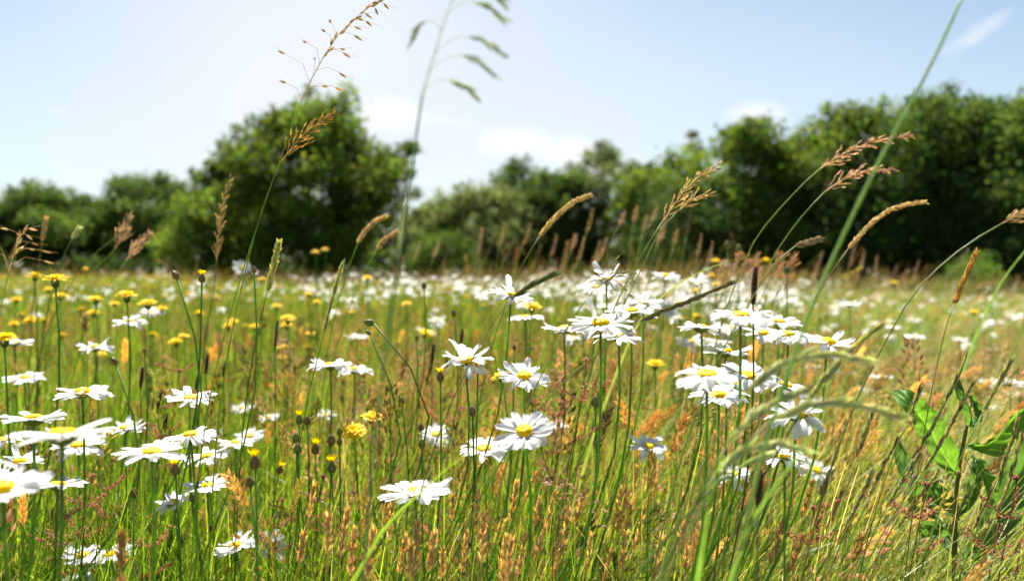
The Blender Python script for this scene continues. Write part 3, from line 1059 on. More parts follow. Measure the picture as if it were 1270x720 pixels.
# px, py of the yellow centre, width in photo pixels, tilt, azimuth of the tilt, what singles it out
DAISIES = [
    (78, 539, 106, 14, 178, 'large blurred daisy seen from below, raised above the left-edge cluster', 'flat'),
    (2, 606, 100, 16, 10, 'very close blurred daisy cut off by the edge, lowest of the cluster', 'flat'),
    (72, 600, 66, 12, 165, 'blurred daisy seen from below, under the large raised blurred one', 'flat'),
    (97, 552, 56, 18, 30, 'daisy with yellow centre peeping out behind the large blurred one', 'mix'),
    (25, 573, 60, 10, 20, 'tilted daisy between the two big blurred ones at the edge', 'wild'),
    (4, 545, 40, 8, 0, 'half daisy cut by the edge above the tilted one', 'mix'),
    (42, 519, 74, 6, 180, 'wide side-on daisy just above the large blurred one', 'up'),
    (102, 487, 60, 7, 10, 'daisy with upswept petals standing above the left cluster', 'wild'),
    (30, 468, 44, 10, -10, 'small neat daisy by the edge above the upswept one', 'mix'),
    (18, 425, 38, 6, 0, 'flat daisy near the edge under the yellow hawkbits', 'flat'),
    (118, 431, 40, 8, -20, 'frayed white daisy below a brown grass spike', 'wild'),
    (160, 399, 40, 10, 20, 'daisy with small yellow centre among the yellow hawkbits', 'mix'),
    (236, 493, 56, 20, 25, 'bright open daisy on its own, crossed by a thin green stem', 'mix'),
    (155, 531, 46, 3, 0, 'thin side-on daisy over the reddish sorrel', 'flat'),
    (188, 560, 82, 9, 20, 'wide daisy with raised petals left of the drooping one', 'wild'),
    (236, 540, 68, 12, -30, 'wide tilted daisy with drooping tips and yellow centre', 'droop'),
    (256, 565, 54, 14, -40, 'tilted daisy tucked below the wide drooping one', 'mix'),
    (292, 549, 44, 5, 160, 'side-on daisy with greenish underside beside a tilted one', 'mix'),
    (309, 540, 34, 22, 10, 'small daisy with raised petals, rightmost of the left cluster', 'wild'),
    (257, 601, 50, 7, 0, 'flat thin daisy alone beside an orange tipped bud', 'flat'),
    (215, 623, 50, 14, -35, 'tilted daisy beside a dark closed bud', 'mix'),
    (102, 688, 46, 24, 10, 'low daisy facing up, first of the pair at the bottom', 'mix'),
    (136, 688, 54, 24, -65, 'strongly tilted daisy, second of the pair at the bottom', 'flat'),
    (292, 677, 60, 20, -60, 'blurred daisy tilted on edge near the bottom', 'flat'),
    (337, 677, 40, 62, 60, 'daisy turned away behind the blurred tilted one', 'flat'),
    (95, 720, 40, 10, 0, 'daisy peeping up at the bottom edge', 'mix'),
    (300, 506, 28, 14, 0, 'small soft daisy behind the drooping tilted ones', 'mix'),
    (333, 518, 30, 8, 0, 'small flat daisy beside the brown closed buds', 'flat'),
    (404, 515, 28, 10, 0, 'small daisy above the double yellow hawkbits', 'mix'),
    (410, 453, 48, 5, 175, 'daisy seen from below, paired with a lower one in midfield', 'mix'),
    (440, 458, 44, 5, 178, 'daisy seen from below, the lower of the midfield pair', 'droop'),
    (577, 447, 58, 16, -15, 'open daisy with drooping petals touching a yellow hawkbit', 'wild'),
    (540, 538, 38, 24, 5, 'small crisp daisy in the centre above another one', 'mix'),
    (546, 549, 28, 14, 10, 'small daisy directly under the crisp central one', 'mix'),
    (515, 611, 74, 5, -5, 'blurred close daisy on a thick stem crossed by a grass blade', 'flat'),
    (600, 556, 56, 20, -10, 'sharp daisy joined to the large facing one', 'mix'),
    (650, 535, 80, 32, -12, 'large bright daisy facing the viewer, fully open', 'flat'),
    (650, 467, 68, 20, 5, 'sharp open daisy with broad petals above the large facing one', 'mix'),
    (692, 527, 30, 14, 20, 'small daisy half hidden behind the large facing one', 'mix'),
    (635, 366, 58, 18, 60, 'ragged daisy with one petal up, crossed by a grass head', 'crest'),
    (652, 393, 42, 5, 180, 'daisy seen from beneath under the ragged one', 'droop'),
    (745, 401, 76, 14, 0, 'large daisy with one petal standing straight up', 'crest'),
    (768, 416, 60, 10, 10, 'lower overlapped daisy beneath the one with an upright petal', 'droop'),
    (783, 386, 58, 10, 0, 'daisy overlapped from behind by a taller shaggy one', 'mix'),
    (798, 376, 50, 16, 0, 'shaggy taller daisy with upright petals in the central clump', 'wild'),
    (700, 408, 50, 4, 170, 'side-on daisy at the left flank of the central clump', 'flat'),
    (829, 382, 28, 66, 10, 'daisy turned fully sideways showing its round yellow face', 'flat'),
    (752, 346, 52, 10, 0, 'blurred daisy over the central clump beside an arching grass', 'wild'),
    (738, 357, 40, 8, 20, 'blurred daisy just below another at the meadow horizon', 'mix'),
    (825, 342, 34, 14, 20, 'blurred daisy on the horizon below the arching leaf', 'mix'),
    (867, 352, 32, 10, -20, 'blurred daisy above the orange hawkbits on the right', 'wild'),
    (919, 391, 82, 12, 5, 'tall wide daisy crowning the right-hand group', 'droop'),
    (870, 406, 56, 4, 180, 'flat side-on daisy at the edge of the right-hand group', 'mix'),
    (946, 413, 48, 18, -5, 'daisy under the crowning one with a petal folded up', 'crest'),
    (966, 399, 52, 10, 25, 'daisy peeping out behind the crowning one', 'mix'),
    (978, 415, 62, 12, 15, 'wide daisy with tips bent down, next to the outermost one', 'droop'),
    (1027, 425, 60, 18, 25, 'outermost daisy of the right-hand group, on a bare stem', 'mix'),
    (900, 436, 56, 5, 178, 'daisy seen side-on in the middle of the right-hand group', 'flat'),
    (877, 464, 86, 18, -5, 'largest daisy of the right-hand group, long spreading petals', 'droop'),
    (929, 465, 62, 24, 10, 'star-like daisy beside the largest one of the right-hand group', 'wild'),
    (912, 476, 36, 14, 0, 'small daisy showing between the largest and the star-like one', 'mix'),
    (892, 490, 66, 14, 5, 'daisy directly beneath the largest one of the right-hand group', 'droop'),
    (975, 478, 52, 24, 60, 'daisy with hanging petals behind pale arching grass', 'droop'),
    (988, 513, 76, 20, 10, 'lower wide daisy behind pale arching grass heads', 'wild'),
    (973, 566, 62, 6, 170, 'daisy seen from beneath, below the pale arching grass', 'wild'),
    (1013, 583, 38, 34, 15, 'small low daisy facing up beside orange grass heads', 'mix'),
    (805, 553, 50, 22, -5, 'neat solitary daisy among the leaning green stems', 'mix'),
    (745, 675, 28, 6, 0, 'tiny low daisy deep among orange grass heads', 'mix'),
    (910, 588, 46, 18, 20, 'daisy half hidden behind grass blades in the lower meadow', 'wild'),
    (883, 588, 22, 12, -40, 'fragment of a daisy behind the half hidden one', 'mix'),
    (907, 688, 32, 24, 5, 'lowest small daisy near the bottom edge under leaning grass', 'mix'),
    (925, 640, 28, 8, -30, 'ragged low daisy beside a blurred dark plantain head', 'wild'),
    (300, 332, 21, 50, 0, 'blurred white daisy standing up against the dark oak', 'flat'),
    (1093, 467, 30, 4, 0, 'flat daisy in the olive field left of the dock leaf', 'flat'),
    (1047, 463, 24, 4, 0, 'flat daisy in the olive field nearest the right-hand group', 'flat'),
    (1010, 455, 24, 4, 0, 'flat soft daisy just under the outermost daisy', 'flat'),
    (1152, 479, 24, 4, 0, 'daisy just above the tip of the dock leaf', 'flat'),
    (1148, 489, 22, 4, 0, 'lower of two flat daisies by the dock leaf tip', 'flat'),
    (1226, 474, 26, 8, 0, 'flat daisy with a yellow centre beside the rolled dock leaf', 'flat'),
    (1253, 475, 34, 5, 0, 'wider flat daisy of the pair past the rolled dock leaf', 'flat'),
    (1264, 490, 22, 5, 0, 'flat daisy cut by the edge below the wider pair', 'flat'),
    (1055, 378, 28, 5, 0, 'brightest flat daisy in the pale field under the wood', 'flat'),
    (1075, 484, 20, 4, 0, 'dim flat daisy above the orange seed heads', 'flat'),
    (1108, 406, 22, 4, 0, 'small flat daisy crossed by the long pale grass stalk', 'flat'),
    (1134, 418, 28, 4, 0, 'flat daisy pair-mate beside the long pale grass stalk', 'flat'),
    (1190, 421, 20, 4, 0, 'flat soft daisy behind the thin brown grass spike', 'flat'),
    (187, 387, 30, 12, 0, 'blurred daisy between the yellow hawkbits', 'mix'),
    (442, 418, 28, 4, 0, 'blurred flat daisy above the midfield pair', 'flat'),
]
for (px, py, w, t, a, lab, st) in DAISIES:
    if px >= 330 and t < 30 and (px, py) != (650, 467):
        t *= .8
    if px < 330 and t < 40:
        t, st = t * .6, {'wild': 'mix'}.get(st, st)
    daisy(px, py, w, t, a, lab, style=st, d=(0.042 * FPX / w if w <= 50 and py > 480 else None))


def simple_head(seed, n_pet, yellow=False):
    """Whole flower of a distant daisy: rays and disc, two materials."""
    g = random.Random(seed)
    V, F, MI = [], [], []
    for i in range(n_pet):
        a = 2 * math.pi * (i + g.uniform(-.3, .3)) / n_pet
        L = .0185 * g.uniform(.8, 1.12)
        w = .0032 * g.uniform(.8, 1.2)
        z1 = g.gauss(.001, .003)
        z2 = z1 * 2 - abs(g.gauss(0, .004))
        b = len(V)
        ca, sa = math.cos(a), math.sin(a)
        for (x, ww, z) in ((.005, .6, 0), (.005 + L * .5, 1, z1), (.005 + L * .9, .9, z2), (.005 + L, .35, z2 - .0005)):
            for s in (-1, 1):
                V.append((x * ca - s * ww * w * sa, x * sa + s * ww * w * ca, z))
        for k in range(3):
            F.append((b + 2 * k, b + 2 * k + 2, b + 2 * k + 3, b + 2 * k + 1))
            MI.append(0)
    return V, F, MI


def ring_mesh(seed):
    V, F, MI = simple_head(seed, 19)
    me = bpy.data.meshes.new('petals')
    me.from_pydata(V, [], F)
    me.materials.append(M_WHITE)
    return me


RINGS = [ring_mesh(s) for s in range(6)]


def stem_mesh_unit(seed, r=.0011):
    g = random.Random(seed)
    b = MB()
    lx, ly = g.uniform(-.06, .02), g.uniform(-.05, .05)
    pts = [Vector((lx * (1 - t) ** 2 * 1.4, ly * (1 - t) ** 2, t - 1)) for t in [k / 7 for k in range(8)]]
    b.tube(pts, r * 1.2, jitter(STEM_G, .15), 5)
    return b.mesh('stem', [M_STEM])


STEMS = [stem_mesh_unit(s) for s in range(5)]


def zone(px, d):
    """Daisies per square metre of meadow."""
    return float(np.interp(px, [-100, 120, 300, 380, 560, 640, 800, 960, 1030, 1120, 1400], [3.5, 3.0, 7.0, 15, 16, 12, 15, 15, 7.0, 5.0, 4.0])) * float(np.interp(d, [1.5, 2.2, 5.5, 8, 16, 17, 45], [1.4, 3.0, 3.2, 1.3, .6, .16, .09]))


def candidates():
    out = []
    for (n, d0, d1) in ((16000, 1.25, 16.0), (12000, 16.0, 45.0)):
        P = scatter(n, d0, d1, .0)
        area = (d1 * d1 - d0 * d0) * .66 * 1.12
        for p in P:
            px = 635 + p[0] / p[1] * FPX
            if px < -120 or px > 1390:
                continue
            if random.random() > zone(px, p[1]) / (n / area):
                continue
            if p[1] < 1.75 and not (640 < px < 1000 or 330 < px < 420):
                continue
            if p[1] < 2.6 and not 330 < px < 960 and random.random() < .55:
                continue
            if patch(p[0], p[1], 1.1 if p[1] < 7 else 2.6) < random.uniform(.25, .62):
                continue
            out.append(p)
    out.sort(key=lambda q: q[1])
    return out


CAND = candidates()
N_IND = 300 - len(DAISIES)


def head_height(px, d):
    base = float(np.interp(px, [0, 300, 420, 620, 950, 1080, 1300], [.58, .61, .64, .64, .62, .52, .49]))
    return random.gauss(base + (.035 if d < 5.5 else (-.05 if d > 12 else 0)), .045 if d < 8 else .08)


def far_label(px, d):
    band = 'near' if d < 2.8 else ('mid' if d < 4.6 else 'far')
    if px < 330:
        w = {'near': 'soft white daisy amid the yellow hawkbits, close to the viewer', 'mid': 'soft white daisy farther back amid the yellow hawkbits', 'far': 'tiny blurred daisy amid the most distant hawkbits'}[band]
    elif px < 640:
        w = {'near': 'soft white daisy in the meadow before the daisy drift', 'mid': 'blurred daisy in the dense white drift below the big oak', 'far': 'tiny blurred daisy at the back of the drift below the oak'}[band]
    elif px < 1000:
        w = {'near': 'soft white daisy behind the tall central and right-hand groups', 'mid': 'blurred daisy in the white drift beyond the right-hand group', 'far': 'tiny blurred daisy at the far back under the tall brown grasses'}[band]
    else:
        w = {'near': 'soft short daisy low in the olive field', 'mid': 'blurred flat daisy midway across the olive field', 'far': 'tiny blurred daisy far across the olive field under the wood'}[band]
    return w


for p in CAND[:N_IND]:
    px, d = 635 + p[0] / p[1] * FPX, p[1]
    lab = far_label(px, d)
    hz = max(.34, head_height(px, d))
    base = Vector(p)
    H, nrm = head_matrix(abs(random.gauss(6, 11)), random.uniform(-180, 180))
    s = random.uniform(.78, 1.06)
    r = thing('daisy', lab, 'daisy', base, lab)
    T = Matrix.Translation((0, 0, hz))
    B = T @ H @ Matrix.Scale(s, 4)
    link('stem', random.choice(STEMS), r, T @ Matrix.Diagonal((1, 1, hz + .03, 1)))
    link('petals', random.choice(RINGS), r, B)
    link('disc', random.choice(DISCS), r, B)

# the rest of the drift: hundreds of dots too far off to count
def far_flowers(name, pts, col_mi, label, cat, heights, scale):
    V, F, MI = simple_head(3, 11)
    V, F = np.array(V), np.array(F)
    DV, DF = [(0, 0, .003)] + [(math.cos(k * 1.0472) * .0075, math.sin(k * 1.0472) * .0075, .001) for k in range(6)], [(0, 1 + k, 1 + (k + 1) % 6) for k in range(6)]
    P = np.array(pts)
    H = P + np.array([0, 0, 1.0]) * np.array(heights)[:, None]
    R = np.array([np.array(head_matrix(abs(random.gauss(5, 10)), random.uniform(-180, 180))[0].to_3x3()) for _ in pts])
    S = np.array(scale)
    v1, f1, _ = instances(V, F, H, R, S, np.ones((len(P), 3)))
    v2, f2, _ = instances(np.array(DV), np.array(DF), H, R, S * 1.0, np.ones((len(P), 3)))
    n = len(P)
    v3, f3, c3, _, _ = culms(P, np.array(heights), np.full(n, .0014), RS.uniform(-3, 3, n), np.full(n, .02), np.tile(np.array(STEM_G), (n, 1)), 3)
    VV = np.concatenate([v1, v2, v3])
    CC = np.r_[np.ones((len(v1) + len(v2), 3)), c3]
    quads = np.concatenate([f1, f3 + len(v1) + len(v2)])
    tris = f2 + len(v1)
    mi = np.r_[np.zeros(len(f1)), np.full(len(f3), 2), np.ones(len(f2))]
    me = mesh_np(name, VV, [quads, tris], CC, [M_WHITE if col_mi == 0 else M_GOLD, M_YELLOW, M_STEM], mi, smooth_shade=False)
    tag(link(name, me), label, cat, kind='stuff')


rest = CAND[N_IND:]
far_flowers('distant_daisy_drift', rest, 0, 'white dots of countless daisies in the far meadow before the trees', 'daisies',
            [max(.36, head_height(635 + p[0] / p[1] * FPX, p[1])) for p in rest], [random.uniform(.8, 1.1) * (1 if p[1] < 20 else 1.25) for p in rest])


# ------------------------------------------------------------------ yellow hawkbits and their buds
def ruff_mesh(seed, n1=22, n2=16, open_=1.0):
    """Golden ruff of square-tipped florets in two tiers."""
    g = random.Random(seed)
    V, F = [], []
    for (n, L, lift, z0) in ((n1, .0125, .10, .0), (n2, .0090, .42, .001), (9, .0055, .9, .0018)):
        for i in range(n):
            a = 2 * math.pi * (i + g.uniform(-.4, .4)) / n
            l = L * g.uniform(.8, 1.15)
            lf = lift + (1 - open_) * 1.0 + g.gauss(0, .10)
            w = .00135 * g.uniform(.85, 1.2)
            ca, sa = math.cos(a), math.sin(a)
            b = len(V)
            for (t, ww) in ((0, .5), (.5, 1), (1, 1.05)):
                x = .0016 + l * t * math.cos(lf) 
                z = z0 + l * t * math.sin(lf) - .0016 * t * t
                for s in (-1, 1):
                    V.append((x * ca - s * ww * w * sa, x * sa + s * ww * w * ca, z))
            F += [(b, b + 2, b + 3, b + 1), (b + 2, b + 4, b + 5, b + 3)]
    me = bpy.data.meshes.new('petals')
    me.from_pydata(V, [], F)
    me.materials.append(M_GOLD)
    return me


RUFFS = [ruff_mesh(s) for s in range(5)]
TUFTS = [ruff_mesh(20 + s, 10, 8, .05) for s in range(3)]


def cup_mesh(col, col2, closed=False):
    """Green to dark bracted cup under the florets (closed: a shut bud)."""
    prof = [(.0011, -.0115), (.0030, -.0105), (.0044, -.0075), (.0043, -.0040), (.0036, -.0008), (.0030, .0006)] if not closed else \
           [(.0011, -.0120), (.0034, -.0108), (.0049, -.0080), (.0047, -.0045), (.0034, -.0012), (.0016, .0014), (.0003, .0022)]
    seg = 12
    V, F, C = [], [], []
    for i, (r, z) in enumerate(prof):
        for k in range(seg):
            a = 2 * math.pi * k / seg
            rr = r * (1 + (.09 if k % 2 else -.07))
            V.append((math.cos(a) * rr, math.sin(a) * rr, z))
            C.append(col if k % 2 else col2)
    for i in range(len(prof) - 1):
        for k in range(seg):
            F.append((i * seg + k, i * seg + (k + 1) % seg, (i + 1) * seg + (k + 1) % seg, (i + 1) * seg + k))
    b = MB()
    b.add(V, F, C)
    return b.mesh('calyx', [M_STEM])


CUP = cup_mesh((.14, .20, .05), (.08, .11, .04))
BUD_GREEN = cup_mesh((.22, .26, .09), (.12, .14, .06), True)
BUD_DARK = cup_mesh((.24, .18, .09), (.11, .10, .05), True)
BUD_PURPLE = cup_mesh((.30, .18, .18), (.14, .11, .09), True)


def hawkbit(px, py, w, tilt, az, label, d=None, group='yellow hawkbits of the meadow', lean=None):
    d = d or .030 * FPX / w
    size = w * d / FPX / .028
    head = pix(px, py, d)
    head.z = max(head.z, ground_z(head.x, head.y) + .1)
    base = root_at(head, lean)
    H, nrm = head_matrix(tilt, az)
    root = thing('hawkbit', label, 'yellow flower', base, group)
    link('stem', stem_to(base, head, nrm, .0011 * size, (.12, .24, .04), drop=.010 * size).mesh('stem', [M_STEM]), root)
    B = Matrix.Translation(head - base) @ H @ Matrix.Scale(size, 4)
    link('calyx', CUP, root, B)
    link('petals', random.choice(RUFFS), root, B)
    return root


HAWK = [
    (438, 534, 30, 30, 0, 'brightest yellow hawkbit, one of a close pair in midfield', 1.0),
    (462, 516, 27, 12, 20, 'yellow hawkbit on the right of the close midfield pair', 1.0),
    (593, 449, 25, 8, 20, 'yellow hawkbit on a dark cup in front of an open daisy', .85),
    (622, 465, 26, 12, -60, 'yellow hawkbit half hidden behind a sharp open daisy', .95),
    (660, 379, 22, 18, 10, 'ragged yellow hawkbit beside the daisy crossed by grass', 1.1),
    (813, 450, 22, 10, 0, 'yellow hawkbit alone above the leaning green grass', 1.3),
    (528, 412, 18, 26, 60, 'orange-yellow hawkbit leaning sideways on a bare stem', 1.3),
    (68, 345, 30, 8, 0, 'large yellow hawkbit touching the dark treeline', 1.0),
    (43, 341, 19, 6, 0, 'yellow hawkbit next to the large one at the treeline', 1.4),
    (157, 365, 26, 8, 0, 'wide yellow hawkbit above a daisy with small centre', 1.15),
    (183, 375, 22, 8, 0, 'yellow hawkbit with a daisy just behind it', 1.3),
    (118, 370, 19, 8, 0, 'yellow hawkbit level with the frayed grass spike', 1.4),
    (142, 376, 13, 8, 0, 'small yellow hawkbit below the wide one', 1.9),
    (200, 382, 16, 8, 0, 'yellow hawkbit beside the blurred daisy', 1.6),
    (115, 387, 17, 8, 0, 'yellow hawkbit under the one level with the spike', 1.6),
    (75, 366, 17, 10, 40, 'yellow hawkbit drooping below the large treeline one', 1.6),
    (60, 358, 12, 10, 0, 'small yellow hawkbit under the treeline pair', 2.0),
    (37, 396, 16, 30, 0, 'orange hawkbit turned to the viewer near the edge', 1.6),
    (5, 418, 32, 6, 0, 'yellow hawkbit cut by the edge over a flat daisy', 1.0),
    (218, 423, 18, 10, -20, 'yellow hawkbit of a touching pair over a white daisy', 1.5),
    (228, 416, 14, 10, 10, 'upper yellow hawkbit of the touching pair', 1.5),
    (289, 398, 14, 10, 0, 'yellow hawkbit behind the long thin grass stalk', 1.8),
    (316, 404, 13, 10, 0, 'yellow hawkbit beside a hanging orange spike', 1.8),
    (343, 379, 13, 10, 0, 'yellow hawkbit behind the green grass spike', 1.9),
    (357, 394, 20, 8, 0, 'yellow hawkbit over another in a vertical string', 1.4),
    (355, 402, 15, 8, 0, 'second yellow hawkbit down the vertical string', 1.6),
    (351, 430, 15, 8, 0, 'third yellow hawkbit down the vertical string', 1.6),
    (351, 442, 13, 8, 0, 'lowest yellow hawkbit of the vertical string', 1.8),
    (385, 413, 13, 8, 0, 'yellow hawkbit right of the vertical string', 1.9),
    (383, 364, 12, 8, 0, 'small yellow hawkbit just under the white drift', 2.2),
    (393, 374, 12, 8, 0, 'small yellow hawkbit below a smaller one by the drift', 2.2),
    (455, 344, 14, 10, 0, 'yellow hawkbit inside the white daisy drift', 1.9),
    (504, 376, 12, 14, 0, 'yellow hawkbit on a stem right of the tall blurred stalk', 2.0),
    (403, 309, 10, 10, 0, 'yellow hawkbit standing high against the oak, right one', 2.4),
    (391, 312, 11, 10, 0, 'yellow hawkbit standing high against the oak, left one', 2.4),
    (106, 333, 9, 10, 0, 'small yellow hawkbit against the dark treeline', 2.4),
    (888, 323, 14, 10, 0, 'yellow hawkbit above the brown fluffy grass', 2.0),
    (882, 341, 11, 10, 0, 'yellow hawkbit below the fluffy brown grass', 2.2),
    (888, 352, 12, 10, 0, 'yellow hawkbit near the dark plantain head', 2.0),
    (863, 360, 14, 12, 0, 'orange hawkbit below a blurred ragged daisy', 1.8),
    (865, 391, 13, 12, 0, 'orange hawkbit behind the flat side-on daisy', 1.8),
    (842, 376, 14, 8, 0, 'yellow hawkbit beside the sideways round daisy', 1.8),
    (950, 322, 13, 8, 0, 'yellow hawkbit by the tall bud stalks on the horizon', 2.0),
    (714, 452, 13, 12, 0, 'orange hawkbit behind the red sorrel', 2.0),
    (1110, 350, 10, 8, 0, 'tiny yellow hawkbit below the tree shadow', 3.0),
    (1208, 386, 11, 8, 0, 'yellow hawkbit beside another in the olive field', 2.4),
]
for (px, py, w, t, a, lab, d) in HAWK:
    hawkbit(px, py, w, t, a, lab, d)


def hawk_candidates():
    out = []
    P = scatter(9000, 1.4, 30, 0)
    for p in P:
        px = 635 + p[0] / p[1] * FPX
        if px < -60 or px > 1330:
            continue
        dens = float(np.interp(px, [-60, 120, 300, 380, 620, 760, 950, 1050, 1330], [8.0, 8.5, 6.0, 3.2, 1.6, 2.6, 3.0, 1.2, 1.0]))
        dens *= float(np.interp(p[1], [1.4, 2, 6, 9, 30], [1.2, 2.2, 2.0, .8, .4]))
        if random.random() < dens / (9000 / (900 * .74)) and patch(p[0] + 31, p[1], .8) > random.uniform(.25, .6):
            out.append(p)
    out.sort(key=lambda q: q[1])
    return out


HC = hawk_candidates()
N_HAWK = 210


def hawk_label(px, d):
    far = d > 4.0
    if px < 340:
        return 'far yellow hawkbit dot under the treeline beside the oak' if far else 'soft yellow hawkbit among others in the yellow patch'
    if px < 640:
        return 'far yellow hawkbit dot within the daisy drift below the oak' if far else 'soft yellow hawkbit in front of the daisy drift'
    if px < 1000:
        return 'far yellow hawkbit dot below the tall brown grasses' if far else 'soft orange-yellow hawkbit behind the central daisy clumps'
    return 'far yellow hawkbit dot across the olive field' if far else 'soft yellow hawkbit in the olive field'


def hawk_h(px):
    return max(.34, random.gauss(float(np.interp(px, [0, 300, 640, 950, 1080, 1300], [.65, .64, .63, .63, .52, .5])), .055))


for p in HC[:N_HAWK]:
    px, d = 635 + p[0] / p[1] * FPX, p[1]
    lab = hawk_label(px, d)
    hz = hawk_h(px)
    r = thing('hawkbit', lab, 'yellow flower', Vector(p), lab)
    H, nrm = head_matrix(abs(random.gauss(6, 9)), random.uniform(-180, 180))
    T = Matrix.Translation((0, 0, hz))
    B = T @ H @ Matrix.Scale(random.uniform(.85, 1.15), 4)
    link('stem', random.choice(STEMS), r, T @ Matrix.Translation((0, 0, -.01)) @ Matrix.Diagonal((1, 1, hz + .02, 1)))
    link('calyx', CUP, r, B)
    link('petals', random.choice(RUFFS), r, B)
restH = HC[N_HAWK:]
if restH:
    far_flowers('distant_hawkbit_dots', restH, 1, 'yellow dots of countless hawkbits in the far meadow', 'yellow flowers',
                [hawk_h(635 + p[0] / p[1] * FPX) for p in restH], [random.uniform(.65, .85) for p in restH])


def bud(px, py, w, label, d=1.0, kind='dark', tip=False, tilt=6, az=0, hook=0.0, lean=None):
    head = pix(px, py, d)
    head.z = max(head.z, ground_z(head.x, head.y) + .1)
    base = root_at(head, lean)
    H, nrm = head_matrix(tilt, az)
    root = thing('flower_bud', label, 'flower bud', base, 'closed hawkbit buds on bare stems')
    size = w * d / FPX / .0098
    b = stem_to(base, head, nrm, .0010, (.12, .24, .05), drop=.0115 * size, bend=Vector((hook, 0, 0)) if hook else None)
    link('stem', b.mesh('stem', [M_STEM]), root)
    B = Matrix.Translation(head - base) @ H @ Matrix.Scale(size, 4)
    bd = link('bud', {'dark': BUD_DARK, 'green': BUD_GREEN, 'purple': BUD_PURPLE}[kind], root, B)
    if tip:
        link('yellow_tip', random.choice(TUFTS), bd, Matrix.Translation((0, 0, .0002)) @ Matrix.Scale(.75, 4))
    return root


BUDS = [
    (251, 341, 8, 'bud with curled golden tip on a tall stem against the treeline', .85, 'dark', True, 5, 90),
    (215, 337, 8, 'small brown bud on a bent green stem at the treeline', .85, 'dark', False, 30, -90),
    (315, 331, 6, 'tiny bud on a thin curving stem beside the long stalks', .85, 'dark', False, 6, 0),
    (139, 444, 8, 'brown bud on a bowed stem over the frayed daisy', .85, 'dark', False, 30, -90),
    (179, 432, 5, 'small green bud between the frayed and the open daisy', .95, 'green', False, 5, 0),
    (546, 462, 9, 'tall dark bud with orange tip left of an open daisy', .80, 'dark', True, 4, 0),
    (586, 505, 9, 'purple-tipped bud under the yellow hawkbit and daisy', .80, 'purple', False, 3, 0),
    (453, 399, 9, 'nodding green bud on a hooked stem in midfield', .85, 'green', False, 80, -90),
    (455, 410, 5, 'small side bud just below the nodding hooked one', .87, 'green', False, 40, -90),
    (526, 351, 6, 'slim bud standing above the daisy drift', 1.1, 'dark', False, 5, 0),
    (562, 385, 6, 'slim dark bud on a curved stem below the drift', 1.1, 'dark', False, 8, -60),
    (517, 416, 5, 'small bud on an upright stem by the leaning orange hawkbit', 1.1, 'green', False, 4, 0),
    (497, 493, 8, 'brown bud on an angled stem above the hawkbit pair', .95, 'dark', False, 10, -60),
    (371, 515, 9, 'bud with yellow tip among the cluster of shut buds', .95, 'green', True, 4, 0),
    (381, 517, 8, 'plain shut bud right beside the yellow-tipped one', .95, 'dark', False, 4, 0),
    (367, 538, 9, 'round shut bud below the yellow-tipped one', .92, 'green', False, 4, 0),
    (369, 551, 10, 'round shut bud lowest in the left column of buds', .9, 'green', False, 4, 0),
    (391, 551, 10, 'brown pointed bud in the middle of the bud cluster', .9, 'dark', True, 4, 0),
    (411, 573, 11, 'bud with a yellow crown at the foot of the cluster', .88, 'green', True, 4, 0),
    (411, 540, 10, 'brown tall bud in the right part of the bud cluster', .9, 'dark', False, 6, 40),
    (421, 531, 7, 'upper of two small round buds beside the hawkbit pair', .92, 'green', False, 4, 0),
    (421, 543, 7, 'lower of two small round buds beside the hawkbit pair', .92, 'green', False, 4, 0),
    (348, 578, 8, 'ragged bud with orange wisps next to the bud cluster', .9, 'dark', True, 20, 60),
    (316, 566, 13, 'large shut bud with an orange crown below the small raised daisy', .58, 'dark', True, 6, 0),
    (309, 592, 10, 'large brown bud under the orange-crowned one', .6, 'dark', False, 8, -50),
    (217, 576, 11, 'bud with orange top beneath the tilted daisy', .75, 'dark', True, 6, -20),
    (166, 606, 9, 'dark round bud on a curving stem over the low meadow', .8, 'dark', False, 8, 40),
    (238, 613, 8, 'dark bud touching the edge of a tilted daisy', .8, 'dark', False, 10, -40),
    (522, 526, 7, 'dark bud left of the small crisp daisy', .95, 'dark', False, 4, 0),
    (523, 545, 9, 'longer bud under the dark one by the crisp daisy', .9, 'green', False, 4, 0),
    (738, 492, 10, 'white-tipped daisy bud among the leaning grass', .85, 'green', False, 3, 0),
    (484, 476, 7, 'pale opening bud behind the hooked stem', 1.0, 'green', False, 3, 0),
    (638, 428, 5, 'tiny bud on a thin stem near the sharp open daisy', 1.0, 'dark', False, 5, 30),
    (684, 590, 7, 'dark bud low beneath the large facing daisy', .95, 'dark', False, 4, 0),
    (902, 300, 7, 'green bud on a tall stalk against the wood, first of three', 1.6, 'green', False, 4, 0),
    (916, 304, 7, 'green bud on a tall stalk against the wood, middle of three', 1.6, 'green', False, 4, 0),
    (976, 331, 7, 'green bud on a tall stalk right of the yellow hawkbit', 1.3, 'green', False, 4, 0),
]
for t in BUDS:
    bud(t[0], t[1], t[2], t[3], t[4], t[5], t[6], t[7], t[8])


